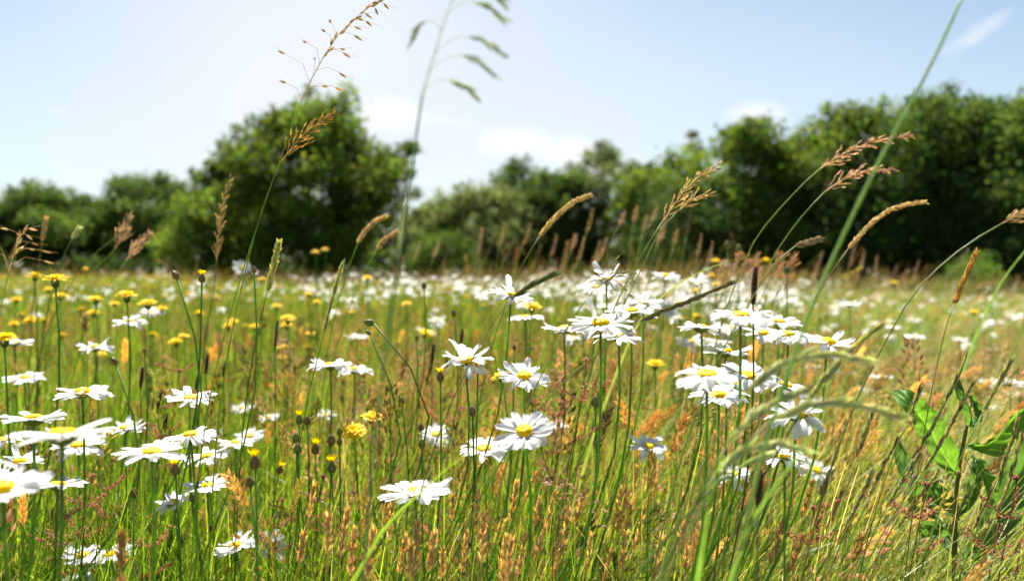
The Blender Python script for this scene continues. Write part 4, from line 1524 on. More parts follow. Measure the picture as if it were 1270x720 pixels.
# ------------------------------------------------------------------ tall grasses one can point to
def head_style(b, curve, style, L, cols, rng, scale=1.0):
    """Seed head along a curve (list of points); L its length in metres."""
    n = len(curve)

    def at(t):
        u = min(max(t, 0), .9999) * (n - 1)
        k = int(u)
        return curve[k].lerp(curve[k + 1], u - k), (curve[min(k + 1, n - 1)] - curve[k]).normalized()
    b.tube(curve, [.0005 * scale * (1 - .6 * i / n) for i in range(n)], cols[0], 4)

    def side(t, a, open_):
        p, d = at(t)
        s = d.cross(Vector((.2, .95, .25))).normalized()
        s2 = d.cross(s)
        return p, d, (s * math.cos(a) + s2 * math.sin(a))
    if style == 'spike':          # tight cylinder
        m = int(26 + L * 1100)
        for i in range(m):
            t = i / m
            r = .0022 * scale * math.sin(math.pi * (.12 + .8 * t)) ** .6
            p, d, s = side(t, i * 2.4, 0)
            b.spikelet(p + s * r * .3, d + s * .55, .0055 * scale * rng.uniform(.8, 1.2), .0011 * scale, jitter(rng.choice(cols), .2))
    elif style == 'ear':          # dense but lumpy dry ear, thicker below
        m = int(30 + L * 1900)
        ph = rng.uniform(0, 6)
        for i in range(m):
            t = (i + rng.random()) / m
            p, d, s = side(t, i * 2.4 + rng.uniform(-.5, .5), 0)
            amp = .0046 * scale * (1 - .75 * t) * (.55 + .45 * math.sin(t * 24 + ph)) + .0006
            b.spikelet(p + s * amp * .35, d + s * (.22 + amp * 75) * rng.uniform(.5, 1.2), .0078 * scale * rng.uniform(.6, 1.3), .00078 * scale, jitter(rng.choice(cols), .28))
    elif style == 'brush':        # soft, tufted, branches held close
        m = int(12 + L * 185)
        for i in range(m):
            t = (i + rng.random()) / m
            p, d, s = side(t, i * 2.4 + rng.uniform(-.4, .4), 0)
            bl = .020 * scale * (1 - t) * rng.uniform(.3, 1) + .003
            tip = p + (d * .9 + s * .42 + Vector((0, 0, -.12))) .normalized() * bl
            b.tube([p, tip], .00022, cols[0], 3, cap=False)
            for q in range(4):
                w = p.lerp(tip, .3 + .23 * q)
                b.spikelet(w, d + s * rng.uniform(.2, .7) + Vector((0, 0, rng.uniform(-.3, .1))), .0068 * scale * rng.uniform(.7, 1.25), .00085 * scale, jitter(rng.choice(cols), .22))
    elif style == 'oat':          # loose hanging oat panicle
        m = int(8 + L * 95)
        for i in range(m):
            t = i / m
            p, d, s = side(t, i * 2.0 + rng.uniform(-.5, .5), 0)
            if rng.random() < .7:
                s = (s + Vector((.8, 0, 0))).normalized()
            bl = (.030 * (1 - t) ** 1.2 + .005) * scale * rng.uniform(.5, 1.2)
            mid = p + (d * .6 + s * .6).normalized() * bl * .6
            tip = mid + (d * .35 + s * .6 + Vector((0, 0, -.35))).normalized() * bl * .6
            b.tube([p, mid, tip], .00020, cols[0], 3, cap=False)
            b.spikelet(tip, (tip - mid) + Vector((0, 0, -.002)), .0092 * scale * rng.uniform(.85, 1.2), .00115 * scale, jitter(rng.choice(cols), .2))
            b.tube([tip, tip + ((tip - mid).normalized() * .014 + Vector((.002, 0, 0))) * scale], .00012, cols[0], 3, cap=False)
            if t > .35:
                b.spikelet(p + s * .001, d + s * .25, .0085 * scale, .0011 * scale, jitter(rng.choice(cols), .2))
    elif style == 'droop':        # a few long branches hanging to one side, spikelets crowded at their ends
        for i, (t, k) in enumerate(((.04, .8), (.20, 1.0), (.34, 1.1), (.52, 1.0), (.66, .9), (.78, .8), (.9, .7), (.98, .6))):
            p, d, s = side(t, i * 2.4, 0)
            sx = Vector((1, .25 * math.cos(i * 2.0), 0)) if i % 4 != 3 else Vector((-.5, .3, 0))
            bl = .0185 * k * scale
            tip = p + sx * bl * 1.0 + Vector((0, 0, .35 * bl))
            end = p + sx * bl * 1.75 + Vector((0, 0, -.15 * bl))
            br = spline([p, p.lerp(tip, .5) + Vector((0, 0, .16 * bl)), tip, end], 16)
            b.tube(br, .00022, cols[0], 3, cap=False)
            for c, c2 in zip(br[7:], br[8:]):
                for _ in range(2):
                    b.spikelet(c, (c2 - c).normalized() + Vector((rng.uniform(-.3, .3), rng.uniform(-.3, .3), rng.uniform(-.5, .25))), .0075 * scale * rng.uniform(.6, 1.3), .00062 * scale, jitter(rng.choice(cols), .2))
    elif style == 'rye':          # flat spikelets alternating up the axis
        m = int(L / .0034)
        for i in range(m):
            t = i / m
            p, d, s = side(t, (i % 2) * math.pi + rng.uniform(-.8, .8), 0)
            for q in range(3):
                b.spikelet(p + d * .0018 * q, d + s * (.26 - .08 * q), .0125 * scale * rng.uniform(.8, 1.15), .0011 * scale, jitter(rng.choice(cols), .2))


GRASS_ST = (.22, .33, .05)
TAN = [(.64, .53, .32), (.54, .43, .24), (.70, .60, .38)]
RUST = [(.68, .54, .42), (.60, .46, .35), (.74, .62, .48)]
OATC = [(.46, .34, .13), (.58, .44, .18), (.52, .42, .22)]
PALEG = [(.66, .70, .44), (.56, .62, .34), (.72, .73, .52)]
DKGR = [(.52, .60, .24), (.60, .62, .28), (.66, .60, .34)]
BLUE_G = [(.50, .57, .44), (.42, .50, .36), (.60, .64, .52)]
G_TALL = 'tall flowering grass stalks above the meadow'


def stalk(pts, head_from, style, cols, label, r=.0008, stem_col=GRASS_ST, scale=1.0, leaf=None, group=G_TALL, name='grass_stalk'):
    """pts: (px, py, depth) from low to tip; the stem is carried on down to the ground; the head sits on the last part."""
    rng = random.Random(sum(ord(c) for c in label))
    W = [pix(*p) for p in pts]
    a, d = W[0], (W[0] - W[1]).normalized()
    k = a.z - ground_z(a.x, a.y)
    foot = Vector((a.x + d.x * .35 * k / max(.5, -d.z), a.y + .03, 0))
    foot.z = ground_z(foot.x, foot.y)
    if k > .12:
        W = [foot, a.lerp(foot, .5) + Vector((d.x * .05 * k, 0, 0))] + W
    else:
        W = [foot] + W
    W = [p - foot for p in W]
    C = spline(W, 44)
    root = thing(name, label, 'grass', foot, group)
    n = len(C)
    # the head begins head_from points before the tip of the given path (fraction of the whole curve)
    ln = [0]
    for i in range(1, n):
        ln.append(ln[-1] + (C[i] - C[i - 1]).length)
    hl = sum((pix(*pts[i + 1]) - pix(*pts[i])).length for i in range(len(pts) - 1)) * head_from
    k0 = max(2, next((i for i in range(n) if ln[-1] - ln[i] <= hl), n - 3)) if style else n - 1
    b = MB()
    st = [C[0] - Vector((0, 0, .02))] + C[:k0 + 1]
    b.tube(st, [r * (1.35 - .75 * i / len(st)) for i in range(len(st))], jitter(stem_col, .1), 6)
    for q in (.33, .6):           # joints of the culm
        j = int(len(st) * q)
        b.tube([st[j], st[j].lerp(st[j + 1], .25)], r * 1.7, jitter((.10, .13, .04), .1), 6)
    link('stem', b.mesh('stem', [M_STEM]), root)
    if style:
        hb = MB()
        head_style(hb, C[k0:], style, ln[-1] - ln[k0], cols, rng, scale)
        link('seed_head', hb.mesh('seed_head', [M_SEED], False), root)
    for lf in leaf or []:
        t0, length, dx, up, w = lf
        link('leaf', leaf_blade(C[int(t0 * (n - 1))], length, dx, up, w, stem_col), root)
    return root


def leaf_blade(p, length, dx, up, w, col):
    """A narrow blade from p, leaning dx sideways and up."""
    V, F = [], []
    n = 9
    for i in range(n):
        t = i / (n - 1)
        c = p + Vector((dx * length * t ** 1.15, .04 * length * t, up * length * (t - .25 * t ** 3)))
        ww = w * .5 * min(1, .5 + 2 * t) * (1 - t ** 2.5)
        for s in (-1, 0, 1):
            V.append(c + Vector((s * ww * .8, s * ww * .5, abs(s) * ww * .3)))
    for i in range(n - 1):
        for k in range(2):
            F.append((i * 3 + k, i * 3 + k + 1, i * 3 + k + 4, i * 3 + k + 3))
    b = MB()
    b.add(V, F, jitter(col, .15))
    return b.mesh('leaf', [M_GRASS])


F = .72
stalk([(272, 440, F), (300, 340, F), (345, 205, F), (388, 95, F), (424, 38, F), (474, -2, F)], .40, 'oat', OATC, 'tallest thin stalk with loose oat-like seed head reaching the top edge', .0008)
stalk([(290, 400, F), (306, 330, F), (332, 240, F), (352, 195, F), (375, 168, F), (412, 141, F)], .36, 'brush', OATC, 'shorter stalk with dense tan plume beside the tallest thin one', .0008, leaf=[(.52, .09, .22, 1.0, .0016)])
N_ = .40
stalk([(478, 440, N_), (492, 345, N_), (512, 200, N_), (527, 105, N_), (548, 40, N_), (560, 0, N_), (575, -30, N_)], .40, 'droop', BLUE_G, 'blurred close stalk with drooping panicle, rising past the oak', .0010, (.20, .29, .17), 1.0, leaf=[(.855, .05, .12, 1.0, .003)])
stalk([(985, 440, .42), (1012, 368, .42), (1060, 262, .42), (1105, 172, .42), (1150, 90, .42), (1205, -30, .42)], .0, None, BLUE_G, 'long bare blurred stalk slanting up out of the top edge', .0012, (.24, .38, .14))
stalk([(915, 345, 1.0), (935, 300, 1.0), (975, 250, 1.0), (1030, 200, 1.0), (1075, 178, 1.0), (1128, 168, 1.0)], .42, 'brush', RUST, 'upper of two arching stalks with rusty plumes before the wood', .0010, (.22, .30, .07), 1.15)
stalk([(945, 345, 1.0), (968, 304, 1.0), (1000, 262, 1.0), (1030, 232, 1.0), (1060, 215, 1.0), (1108, 210, 1.0)], .42, 'brush', RUST, 'lower of two arching stalks with rusty plumes before the wood', .0010, (.22, .30, .07), 1.15)
stalk([(985, 440, .9), (1012, 370, .9), (1040, 325, .9), (1068, 290, .9), (1100, 262, .9), (1148, 250, .9)], .45, 'spike', TAN, 'arching stalk with slim tan spike crossing the long bare stalk', .0010, (.18, .22, .06), 1.0)
stalk([(1100, 420, .62), (1135, 362, .62), (1180, 318, .62), (1225, 287, .62), (1272, 262, .62)], .26, 'brush', TAN, 'pale slanting stalk whose brown plume touches the right edge', .0009, (.22, .26, .08), .8)
stalk([(765, 375, .85), (786, 333, .85), (815, 285, .85), (840, 248, .85), (862, 222, .85), (890, 207, .85)], .48, 'brush', TAN, 'tan two-branched plume on a yellowish stalk over the middle drift', .0010, (.22, .26, .07), 1.0)
stalk([(775, 375, .86), (797, 330, .86), (818, 288, .86), (840, 262, .86), (858, 247, .86), (882, 240, .86)], .36, 'brush', TAN, 'lower companion plume beside the two-branched tan one', .0009, (.22, .26, .07), .9)
stalk([(630, 370, 1.0), (646, 332, 1.0), (670, 292, 1.0), (690, 268, 1.0), (708, 252, 1.0), (732, 242, 1.0)], .5, 'spike', TAN, 'nodding narrow tan spike against the middle of the treeline', .0010, (.20, .25, .06), 1.15)
stalk([(1165, 440, .78), (1172, 410, .78), (1184, 375, .78), (1198, 342, .78), (1211, 313, .78)], .52, 'spike', [(.56, .40, .14), (.48, .33, .11), (.62, .47, .2)], 'upright golden brown bristly spike right of the olive field', .0007, (.20, .20, .08), .95)
stalk([(255, 420, 1.2), (267, 345, 1.2), (271, 290, 1.2), (277, 250, 1.2), (286, 222, 1.2)], .55, 'brush', TAN, 'soft blurred plume on an upright green stalk left of the oak', .0012, (.16, .24, .05), 1.0)
stalk([(318, 420, .85), (328, 375, .85), (338, 335, .85), (346, 300, .85)], .65, 'spike', DKGR, 'thick green unopened spike standing at the meadow horizon', .0010, (.12, .18, .04), 1.25)
stalk([(385, 480, .8), (400, 420, .8), (411, 375, .8), (423, 332, .8)], .6, 'rye', DKGR, 'slim green spike before the daisy drift', .0008, (.12, .18, .04), .9)
stalk([(120, 330, 1.5), (140, 312, 1.5), (152, 290, 1.5), (160, 268, 1.5)], .6, 'brush', RUST, 'rusty upright plume by the dip in the left treeline', .0012, GRASS_ST, 1.4)
stalk([(140, 345, 1.4), (155, 325, 1.4), (170, 305, 1.4), (184, 290, 1.4)], .75, 'brush', RUST, 'rusty slanting plume right of the upright rusty one', .0012, GRASS_ST, 1.4)
stalk([(100, 335, 1.4), (115, 317, 1.4), (140, 297, 1.4), (158, 284, 1.4)], .35, 'spike', TAN, 'pale bent spike left of the rusty plumes', .0012, (.2, .24, .08), 1.3)
stalk([(45, 345, 1.4), (50, 315, 1.4), (54, 290, 1.4), (57, 271, 1.4)], .55, 'spike', TAN, 'thin pale upright spike before the first dark tree', .0012, (.2, .24, .1), 1.2)
stalk([(70, 345, 1.2), (80, 315, 1.2), (90, 295, 1.2), (98, 283, 1.2)], .45, 'spike', PALEG, 'green grey nodding spike beside the thin pale one', .0012, (.14, .2, .1), 1.2)
stalk([(8, 350, 1.0), (14, 325, 1.0), (22, 300, 1.0), (30, 284, 1.0)], .85, 'oat', TAN, 'spreading open panicle close to the left edge', .0009, GRASS_ST, 1.3)
stalk([(428, 345, 1.2), (438, 316, 1.2), (450, 290, 1.2), (462, 277, 1.2), (478, 268, 1.2)], .6, 'spike', TAN, 'blurred bent tan spike below the oak, taller of two', .0011, GRASS_ST, 1.3)
stalk([(448, 345, 1.2), (458, 325, 1.2), (468, 308, 1.2), (478, 296, 1.2), (491, 288, 1.2)], .65, 'spike', TAN, 'blurred bent tan spike below the oak, shorter of two', .0011, GRASS_ST, 1.3)
stalk([(925, 382, .62), (945, 350, .62), (978, 310, .62), (998, 300, .62), (1016, 297, .62)], .34, 'spike', [(.46, .40, .28), (.40, .33, .22)], 'pale slim spike bent sideways under the arching rusty plumes', .0008, (.2, .25, .08), .9)
stalk([(600, 420, .62), (622, 385, .62), (645, 362, .62), (665, 350, .62), (684, 342, .62)], .7, 'rye', [(.30, .33, .14), (.24, .27, .11)], 'arching green grass head lying over a ragged daisy', .0008, (.2, .26, .08), .9)
stalk([(690, 430, .66), (722, 378, .66), (742, 354, .66), (760, 343, .66), (780, 337, .66)], .55, 'oat', [(.36, .34, .17), (.28, .28, .13)], 'arching loose head in front of the blurred horizon daisies', .0008, (.2, .26, .08), .8)
stalk([(715, 460, .66), (752, 430, .66), (800, 395, .66), (850, 375, .66), (905, 352, .66)], .6, 'rye', [(.36, .33, .17), (.3, .28, .13)], 'long low arching head running from central to right-hand daisies', .0008, (.2, .25, .08), .8)
# pale drooping head close to the lens, right of centre
for i, (p, lab) in enumerate([
    ([(845, 640, .46), (880, 560, .46), (915, 500, .46), (960, 458, .46), (1010, 440, .46), (1066, 446, .46)], 'highest arch of pale blurred grass over the right-hand daisies'),
    ([(850, 650, .45), (885, 580, .45), (915, 535, .45), (950, 505, .45), (985, 488, .45)], 'short pale blurred grass arch under the highest one'),
    ([(850, 670, .44), (905, 575, .44), (960, 520, .44), (1030, 500, .44), (1110, 515, .44)], 'long pale blurred arch sweeping across the orange heads'),
    ([(830, 690, .45), (880, 600, .45), (920, 560, .45), (950, 552, .45), (990, 556, .45)], 'lowest pale blurred arch by the daisy seen from beneath'),
]):
    stalk(p, .55, 'rye', PALEG, lab, .0011, (.20, .27, .09), 1.0, group='pale blurred grass heads close to the viewer')
stalk([(930, 620, .55), (965, 560, .55), (1000, 500, .55), (1040, 450, .55), (1082, 410, .55)], .6, 'rye', DKGR, 'green slanting spike ending right of the outermost daisy', .0010, (.13, .22, .06), 1.0)
stalk([(800, 700, .5), (850, 640, .5), (900, 590, .5), (945, 565, .5)], .3, 'rye', PALEG, 'blurred blade-like stalk bending over the lower meadow', .0012, (.15, .25, .06), 1.0)
# rye-like heads on the right
RY = [((1085, 640), (1150, 540), (1196, 448)), ((1095, 660), (1160, 560), (1205, 478)), ((1195, 560), (1225, 500), (1252, 450)), ((1050, 680), (1085, 600), (1112, 545)),
      ((1070, 690), (1110, 610), (1140, 565)), ((1090, 700), (1130, 630), (1160, 590)), ((1040, 640), (1065, 560), (1085, 505)), ((1175, 715), (1215, 640), (1245, 575)),
      ((1195, 720), (1235, 640), (1266, 545)), ((1150, 715), (1180, 650), (1205, 605)), ((1020, 700), (1055, 640), (1080, 590)), ((1110, 560), (1128, 515), (1140, 485)), ((1210, 660), (1240, 590), (1262, 520))]
RYL = ['brown-green rye spike beside the dock leaf, tallest of them', 'rye spike just right of the tallest, before the rolled leaf', 'rye spike standing clear past the rolled dock leaf',
       'green rye spike low left of the dock, outermost', 'green rye spike second in the low leaning group', 'green rye spike third in the low leaning group', 'straw rye spike over the orange seed heads',
       'rye spike in front of the dock stem, low down', 'rye spike at the edge crossing the curled dock leaf', 'short rye spike beneath the dock leaves', 'short rye spike by the bottom edge left of the dock',
       'small rye spike left of the dock leaf tip', 'rye spike among the red sorrel by the edge']
for (p, lab) in zip(RY, RYL):
    dd = random.uniform(.66, .82)
    stalk([(*q, dd) for q in p] , .62, 'rye', DKGR + [(.28, .22, .12)], lab, .0008, (.22, .32, .07), .8, group='rye-like spikes on the right')
# plumes standing above the meadow horizon in the middle
PL = [(520, 300, 2.4), (545, 296, 2.2), (556, 306, 2.3), (598, 284, 2.4), (612, 292, 2.2), (625, 278, 2.0), (640, 288, 2.2), (658, 278, 2.0), (670, 304, 2.4), (690, 292, 2.1), (704, 300, 2.0), (714, 292, 1.9), (724, 296, 1.9),
      (735, 260, 2.0), (744, 300, 2.2), (752, 296, 2.1), (775, 262, 1.9), (790, 256, 1.8), (802, 268, 1.8), (815, 256, 1.8), (826, 270, 1.7), (840, 285, 1.7), (856, 262, 1.9), (870, 290, 1.9), (884, 300, 1.8),
      (1060, 305, 2.8), (1072, 312, 3.0), (1088, 318, 3.0), (1020, 312, 2.6), (1042, 320, 2.8), (1140, 322, 3.2), (22, 300, 2.2), (205, 318, 2.4), (245, 322, 2.4), (365, 315, 2.4), (378, 322, 2.6), (500, 318, 2.6)]
for i, (px, py, d) in enumerate(PL):
    lx = random.uniform(10, 34)
    h = random.uniform(45, 62)
    zone_ = 'before the left trees' if px < 480 else ('before the middle of the treeline' if px < 760 else ('before the half-bare grey tree' if px < 900 else 'before the dark end of the wood'))
    stalk([(px - lx, py + h + 22, d), (px - lx * .6, py + h * .7, d), (px - lx * .25, py + h * .35, d), (px, py, d)], random.uniform(.35, .55), 'brush', random.choice([TAN, RUST, RUST, [(.34, .30, .2), (.3, .25, .15)]]),
          'soft blurred grass plume standing up ' + zone_, .0012, (.26, .34, .10), random.uniform(.55, .85), group='blurred plumes ' + zone_)
# fluffy brown patch above the right-hand group
for i in range(16):
    px, py = random.uniform(895, 990), random.uniform(312, 345)
    d = random.uniform(1.3, 1.8)
    stalk([(px - 22, py + 50, d), (px - 10, py + 24, d), (px, py, d)], .5, 'brush', [(.68, .52, .36), (.62, .46, .32), (.58, .44, .28)], 'fluffy pinkish tan plume in the patch above the right-hand daisies', .0010, (.25, .24, .1), 1.1, group='fluffy tan plumes above the right-hand daisies')


# broad blurred blades
def long_blade(pts, w, col, label):
    W = [pix(*p) for p in pts]
    dd = (W[0] - W[1]).normalized()
    k = W[0].z - ground_z(W[0].x, W[0].y)
    foot = Vector((W[0].x + dd.x * .5 * k / max(.5, -dd.z), W[0].y + .02, 0))
    foot.z = ground_z(foot.x, foot.y)
    C = spline([p - foot for p in [foot, W[0].lerp(foot, .5) + Vector((dd.x * .08 * k, 0, 0))] + W], 40)
    root = thing('broad_leaved_grass', label, 'grass', foot, 'broad close grass blades')
    V, Fc = [], []
    n = len(C)
    for i, c in enumerate(C):
        t = i / (n - 1)
        d = (C[min(i + 1, n - 1)] - C[max(i - 1, 0)]).normalized()
        s = d.cross(Vector((.1, 1, .35))).normalized()
        ww = w * .5 * min(1, .45 + t) * (1 - t ** 3.5)
        fold = d.cross(s) * ww * .5
        V += [c - s * ww + fold, c, c + s * ww + fold]
    for i in range(n - 1):
        for k in range(2):
            Fc.append((i * 3 + k, i * 3 + k + 1, i * 3 + k + 4, i * 3 + k + 3))
    b = MB()
    b.add(V, Fc, col)
    link('blade', b.mesh('blade', [M_GRASS]), root)


long_blade([(455, 690, .5), (478, 652, .5), (520, 612, .5), (580, 562, .5), (612, 548, .5)], .0052, (.20, .32, .045), 'bright lime blade slanting across the blurred close daisy')
long_blade([(770, 450, 1.0), (792, 400, 1.0), (830, 360, 1.0), (880, 332, 1.0), (925, 318, 1.0)], .005, (.22, .27, .08), 'blurred yellow-green blade bending over the right horizon')
long_blade([(1222, 390, 1.5), (1240, 352, 1.5), (1262, 322, 1.5), (1300, 280, 1.5)], .009, (.15, .26, .09), 'blurred green blade cut off by the right edge')
long_blade([(868, 700, .45), (885, 600, .45), (905, 540, .45), (925, 480, .45)], .007, (.16, .29, .05), 'broad bright blurred blade rising into the right-hand daisies')
long_blade([(905, 720, .42), (935, 640, .42), (985, 570, .42), (1030, 500, .42)], .006, (.15, .27, .06), 'broad blurred blade slanting across the lower right meadow')


# dark plantain heads
def plantain(px, py, hgt, d, label, w=8):
    head = pix(px, py, d)
    top = pix(px + 2, py - hgt / 2, d)
    bot = pix(px - 1, py + hgt / 2, d)
    base = root_at(bot, .02)
    root = thing('plantain_head', label, 'plantain', base, 'dark plantain heads')
    b = stem_to(base, bot, Vector((0, 0, 1)), .0008, (.10, .14, .05), drop=0)
    link('stem', b.mesh('stem', [M_STEM]), root)
    hb = MB()
    m = 120
    r = w * d / FPX * .5
    for i in range(m):
        t = i / m
        a = i * 2.4
        p = bot.lerp(top, t) - base
        s = Vector((math.cos(a), math.sin(a), 0))
        rr = r * math.sin(math.pi * (.12 + .8 * t)) ** .5
        hb.spikelet(p + s * rr * .35, s * 1 + Vector((0, 0, .8)), rr * .95, r * .28, jitter(random.choice([(.20, .13, .09), (.28, .19, .13), (.14, .09, .07)]), .2))
    hb.tube([bot - base, top - base], r * .6, (.06, .04, .03), 6)
    link('seed_head', hb.mesh('seed_head', [M_SEED]), root)


for (px, py, h, d, lab, w) in [
    (935, 354, 46, .7, 'dark brown plantain head upright over the right-hand group', 8),
    (941, 604, 44, .48, 'blurred dark plantain head low beneath the daisies', 11),
    (175, 468, 26, 1.1, 'dark plantain head behind the upswept daisy', 5),
    (205, 522, 20, 1.1, 'small dark plantain head above the wide raised daisy', 5),
    (197, 497, 20, 1.2, 'dark plantain head above the small one by the raised daisy', 5),
    (256, 451, 24, 1.2, 'dark plantain head above the solitary open daisy', 5),
    (244, 475, 20, 1.2, 'dark plantain head touching the solitary open daisy', 5),
    (278, 458, 18, 1.3, 'dark plantain head right of the solitary open daisy', 5),
    (342, 415, 36, 1.1, 'slim brown plantain head behind the green spike', 4),
    (536, 440, 26, 1.2, 'dark plantain head near the orange-tipped bud', 5),
    (572, 418, 20, 1.4, 'small dark plantain head below the daisy drift', 5),
]:
    plantain(px, py, h, d, lab, w)


# red sorrel
def sorrel(px, py, h, d, label, spread=.03):
    """Branching stems set with small red seeds."""
    tip = pix(px, py, d)
    base = root_at(tip, .06)
    root = thing('sorrel', label, 'sorrel', base, 'red sorrel plants')
    hh = h * d / FPX
    C = spline([Vector((0, 0, 0)), (tip - base) * .5 + Vector((-.01, 0, .02)), tip - base], 16)
    b = MB()
    b.tube([C[0] - Vector((0, 0, .02))] + C, [.0009] * 10 + [.0006] * 7, (.16, .10, .05), 5)
    link('stem', b.mesh('stem', [M_STEM]), root)
    s = MB()
    top = tip - base
    for k in range(7):
        t = k / 7
        p0 = top - Vector((0, 0, hh * (1 - t)))
        # follow the stem
        p0 = min(C, key=lambda c: abs(c.z - p0.z)).copy()
        a = k * 2.4
        q = p0 + Vector((math.cos(a) * spread, math.sin(a) * spread * .7, hh * .28))
        if k == 6:
            q = top
        br = bez(p0, p0.lerp(q, .5) + Vector((math.cos(a), math.sin(a), 0)) * .006, q, 12)
        s.tube(br, .00028, (.24, .09, .06), 3)
        for i, c in enumerate(br[1:]):
            for _ in range(3):
                o = Vector((random.gauss(0, 1), random.gauss(0, 1), random.gauss(-.3, 1))).normalized()
                s.spikelet(c + o * .0006, o, random.uniform(.0022, .0034), .0009, jitter(random.choice([(.56, .28, .21), (.46, .20, .16), (.62, .36, .27)]), .2))
    link('seed_head', s.mesh('seed_head', [M_SEED]), root)


for (px, py, h, d, lab) in [
    (728, 446, 90, .85, 'red sorrel spray leaning right of the sharp open daisy'), (700, 470, 80, .9, 'red sorrel spray close behind the sharp open daisy'),
    (1262, 592, 120, .72, 'red sorrel spray by the edge before the curled dock leaf'), (1240, 640, 110, .74, 'red sorrel spray low before the dock'), (1150, 600, 70, .8, 'red sorrel spray beneath the big dock leaf'),
    (115, 590, 70, .9, 'red sorrel spray under the raised blurred daisy'), (140, 570, 80, .95, 'red sorrel spray between the raised and the wide daisy'), (205, 505, 60, 1.0, 'red sorrel spray above the wide tilted daisy'),
    (80, 640, 60, .85, 'red sorrel spray above the bottom pair of daisies'), (190, 640, 70, .85, 'red sorrel spray beneath a tilted daisy'), (222, 460, 40, 1.1, 'red sorrel spray left of the solitary daisy'),
    (400, 590, 80, 1.0, 'red sorrel haze behind the bud cluster'), (350, 620, 70, .95, 'red sorrel haze left of the bud cluster'), (560, 490, 70, 1.1, 'red sorrel haze near the purple bud'), (1010, 630, 60, .8, 'red sorrel spray below the small low daisy'),
]:
    sorrel(px, py, h, d, lab)


# ------------------------------------------------------------------ dock plant on the right
def dock():
    d = .86
    foot = pix(1186, 700, d)
    foot.z = ground_z(foot.x, foot.y)
    root = thing('dock_plant', 'broad-leaved green dock plant with curled wavy leaves among grasses', 'dock plant', foot)
    b = MB()
    root.scale = (1, 1, 1)
    P = [Vector((0, 0, -.02)), pix(1184, 690, d) - foot, pix(1185, 640, d) - foot, pix(1190, 570, d) - foot, pix(1200, 525, d) - foot, pix(1204, 500, d) - foot]
    C = spline(P, 20)
    b.tube(C, [.0052 - .00018 * i for i in range(20)], (.13, .15, .05), 8)
    link('stem', b.mesh('stem', [M_STEM]), root)

    def leaf(axis, w, roll, fold, wav, col, label=None):
        """axis: pixel/depth points from leaf base to tip."""
        A = spline([pix(*q) - foot for q in axis], 56)
        V, Fc = [], []
        n, m = len(A), 15
        CC = []
        side0 = None
        for i, c in enumerate(A):
            t = i / (n - 1)
            tg = (A[min(i + 1, n - 1)] - A[max(i - 1, 0)]).normalized()
            s = tg.cross(Vector((0, -1, .25))).normalized()
            nn = s.cross(tg)
            s, nn = s * math.cos(roll) + nn * math.sin(roll), nn * math.cos(roll) - s * math.sin(roll)
            pr = w * .42 * (math.sin(math.pi * min(1, (t * .92 + .035))) ** .62 if t > .12 else .12 + t * 3.4 * .9) if t < .999 else .0005
            pr = max(pr, .0016)
            for j in range(m):
                u = j / (m - 1) * 2 - 1
                z = fold * abs(u) * pr + wav * abs(u) ** 2 * math.sin(t * 21 + u * 2) - .0012 * math.exp(-(u / .12) ** 2) + .0009 * math.sin(t * 46 - abs(u) * 9) * (abs(u) > .1)
                V.append(c + s * (u * pr * math.cos(math.atan(fold))) + nn * z)
                vein = .55 * math.exp(-(u / .07) ** 2) + .32 * max(0.0, math.sin(t * 40 - abs(u) * 8)) ** 10 + random.uniform(-.10, .10) - .30 * (abs(u) > .95) * random.random()
                CC.append(tuple(v * (1 + vein) * (1 + .25 * patch(u * 3 + w * 90, t * 5, 1) - .1) for v in col))
        for i in range(n - 1):
            for j in range(m - 1):
                a = i * m + j
                Fc.append((a, a + 1, a + m + 1, a + m))
        q = MB()
        q.add(V, Fc, CC)
        o = link('leaf', q.mesh('leaf', [M_DOCK]), root)
        if label:
            o['label'] = label
    g1, g2 = (.095, .205, .026), (.07, .155, .033)
    leaf([(1190, 592, .86), (1172, 566, .85), (1150, 528, .84), (1128, 500, .83), (1110, 484, .85)], .038, .1, .35, .003, g1, 'large bright leaf with its tip folded over')
    leaf([(1200, 552, .86), (1222, 552, .85), (1245, 532, .84), (1262, 515, .84), (1278, 498, .85)], .034, -.3, .8, .004, g1, 'sunlit leaf curving up to the edge')
    leaf([(1203, 530, .86), (1202, 510, .85), (1194, 488, .85), (1189, 466, .86)], .016, .9, 1.1, .002, g2, 'young leaf rolled upright')
    leaf([(1204, 528, .86), (1210, 512, .86), (1206, 500, .86), (1202, 490, .86)], .012, -.7, 1.2, .002, g2)
    leaf([(1205, 565, .86), (1215, 580, .85), (1222, 600, .84), (1228, 625, .84)], .02, .6, .8, .003, g1)
    leaf([(1190, 640, .90), (1172, 628, .92), (1150, 612, .94), (1132, 615, .95)], .04, .3, .5, .006, g2)
    leaf([(1188, 670, .92), (1170, 660, .95), (1150, 655, .97), (1138, 672, .98)], .03, .2, .5, .005, g2)
    leaf([(1200, 690, .95), (1232, 640, .97), (1262, 590, .98), (1290, 530, .98)], .05, .2, .35, .006, (.085, .18, .04), 'large dark crinkled leaf at the edge')
    leaf([(1196, 700, .98), (1230, 665, 1.0), (1262, 640, 1.0), (1290, 640, 1.0)], .036, .1, .4, .006, (.085, .18, .045))
    leaf([(1188, 690, .95), (1150, 640, 1.0), (1125, 590, 1.02), (1112, 545, 1.03)], .03, .3, .4, .005, (.07, .15, .05))
    leaf([(1188, 640, .88), (1206, 610, .87), (1210, 585, .87), (1208, 570, .88)], .018, .5, .7, .002, g2)


dock()


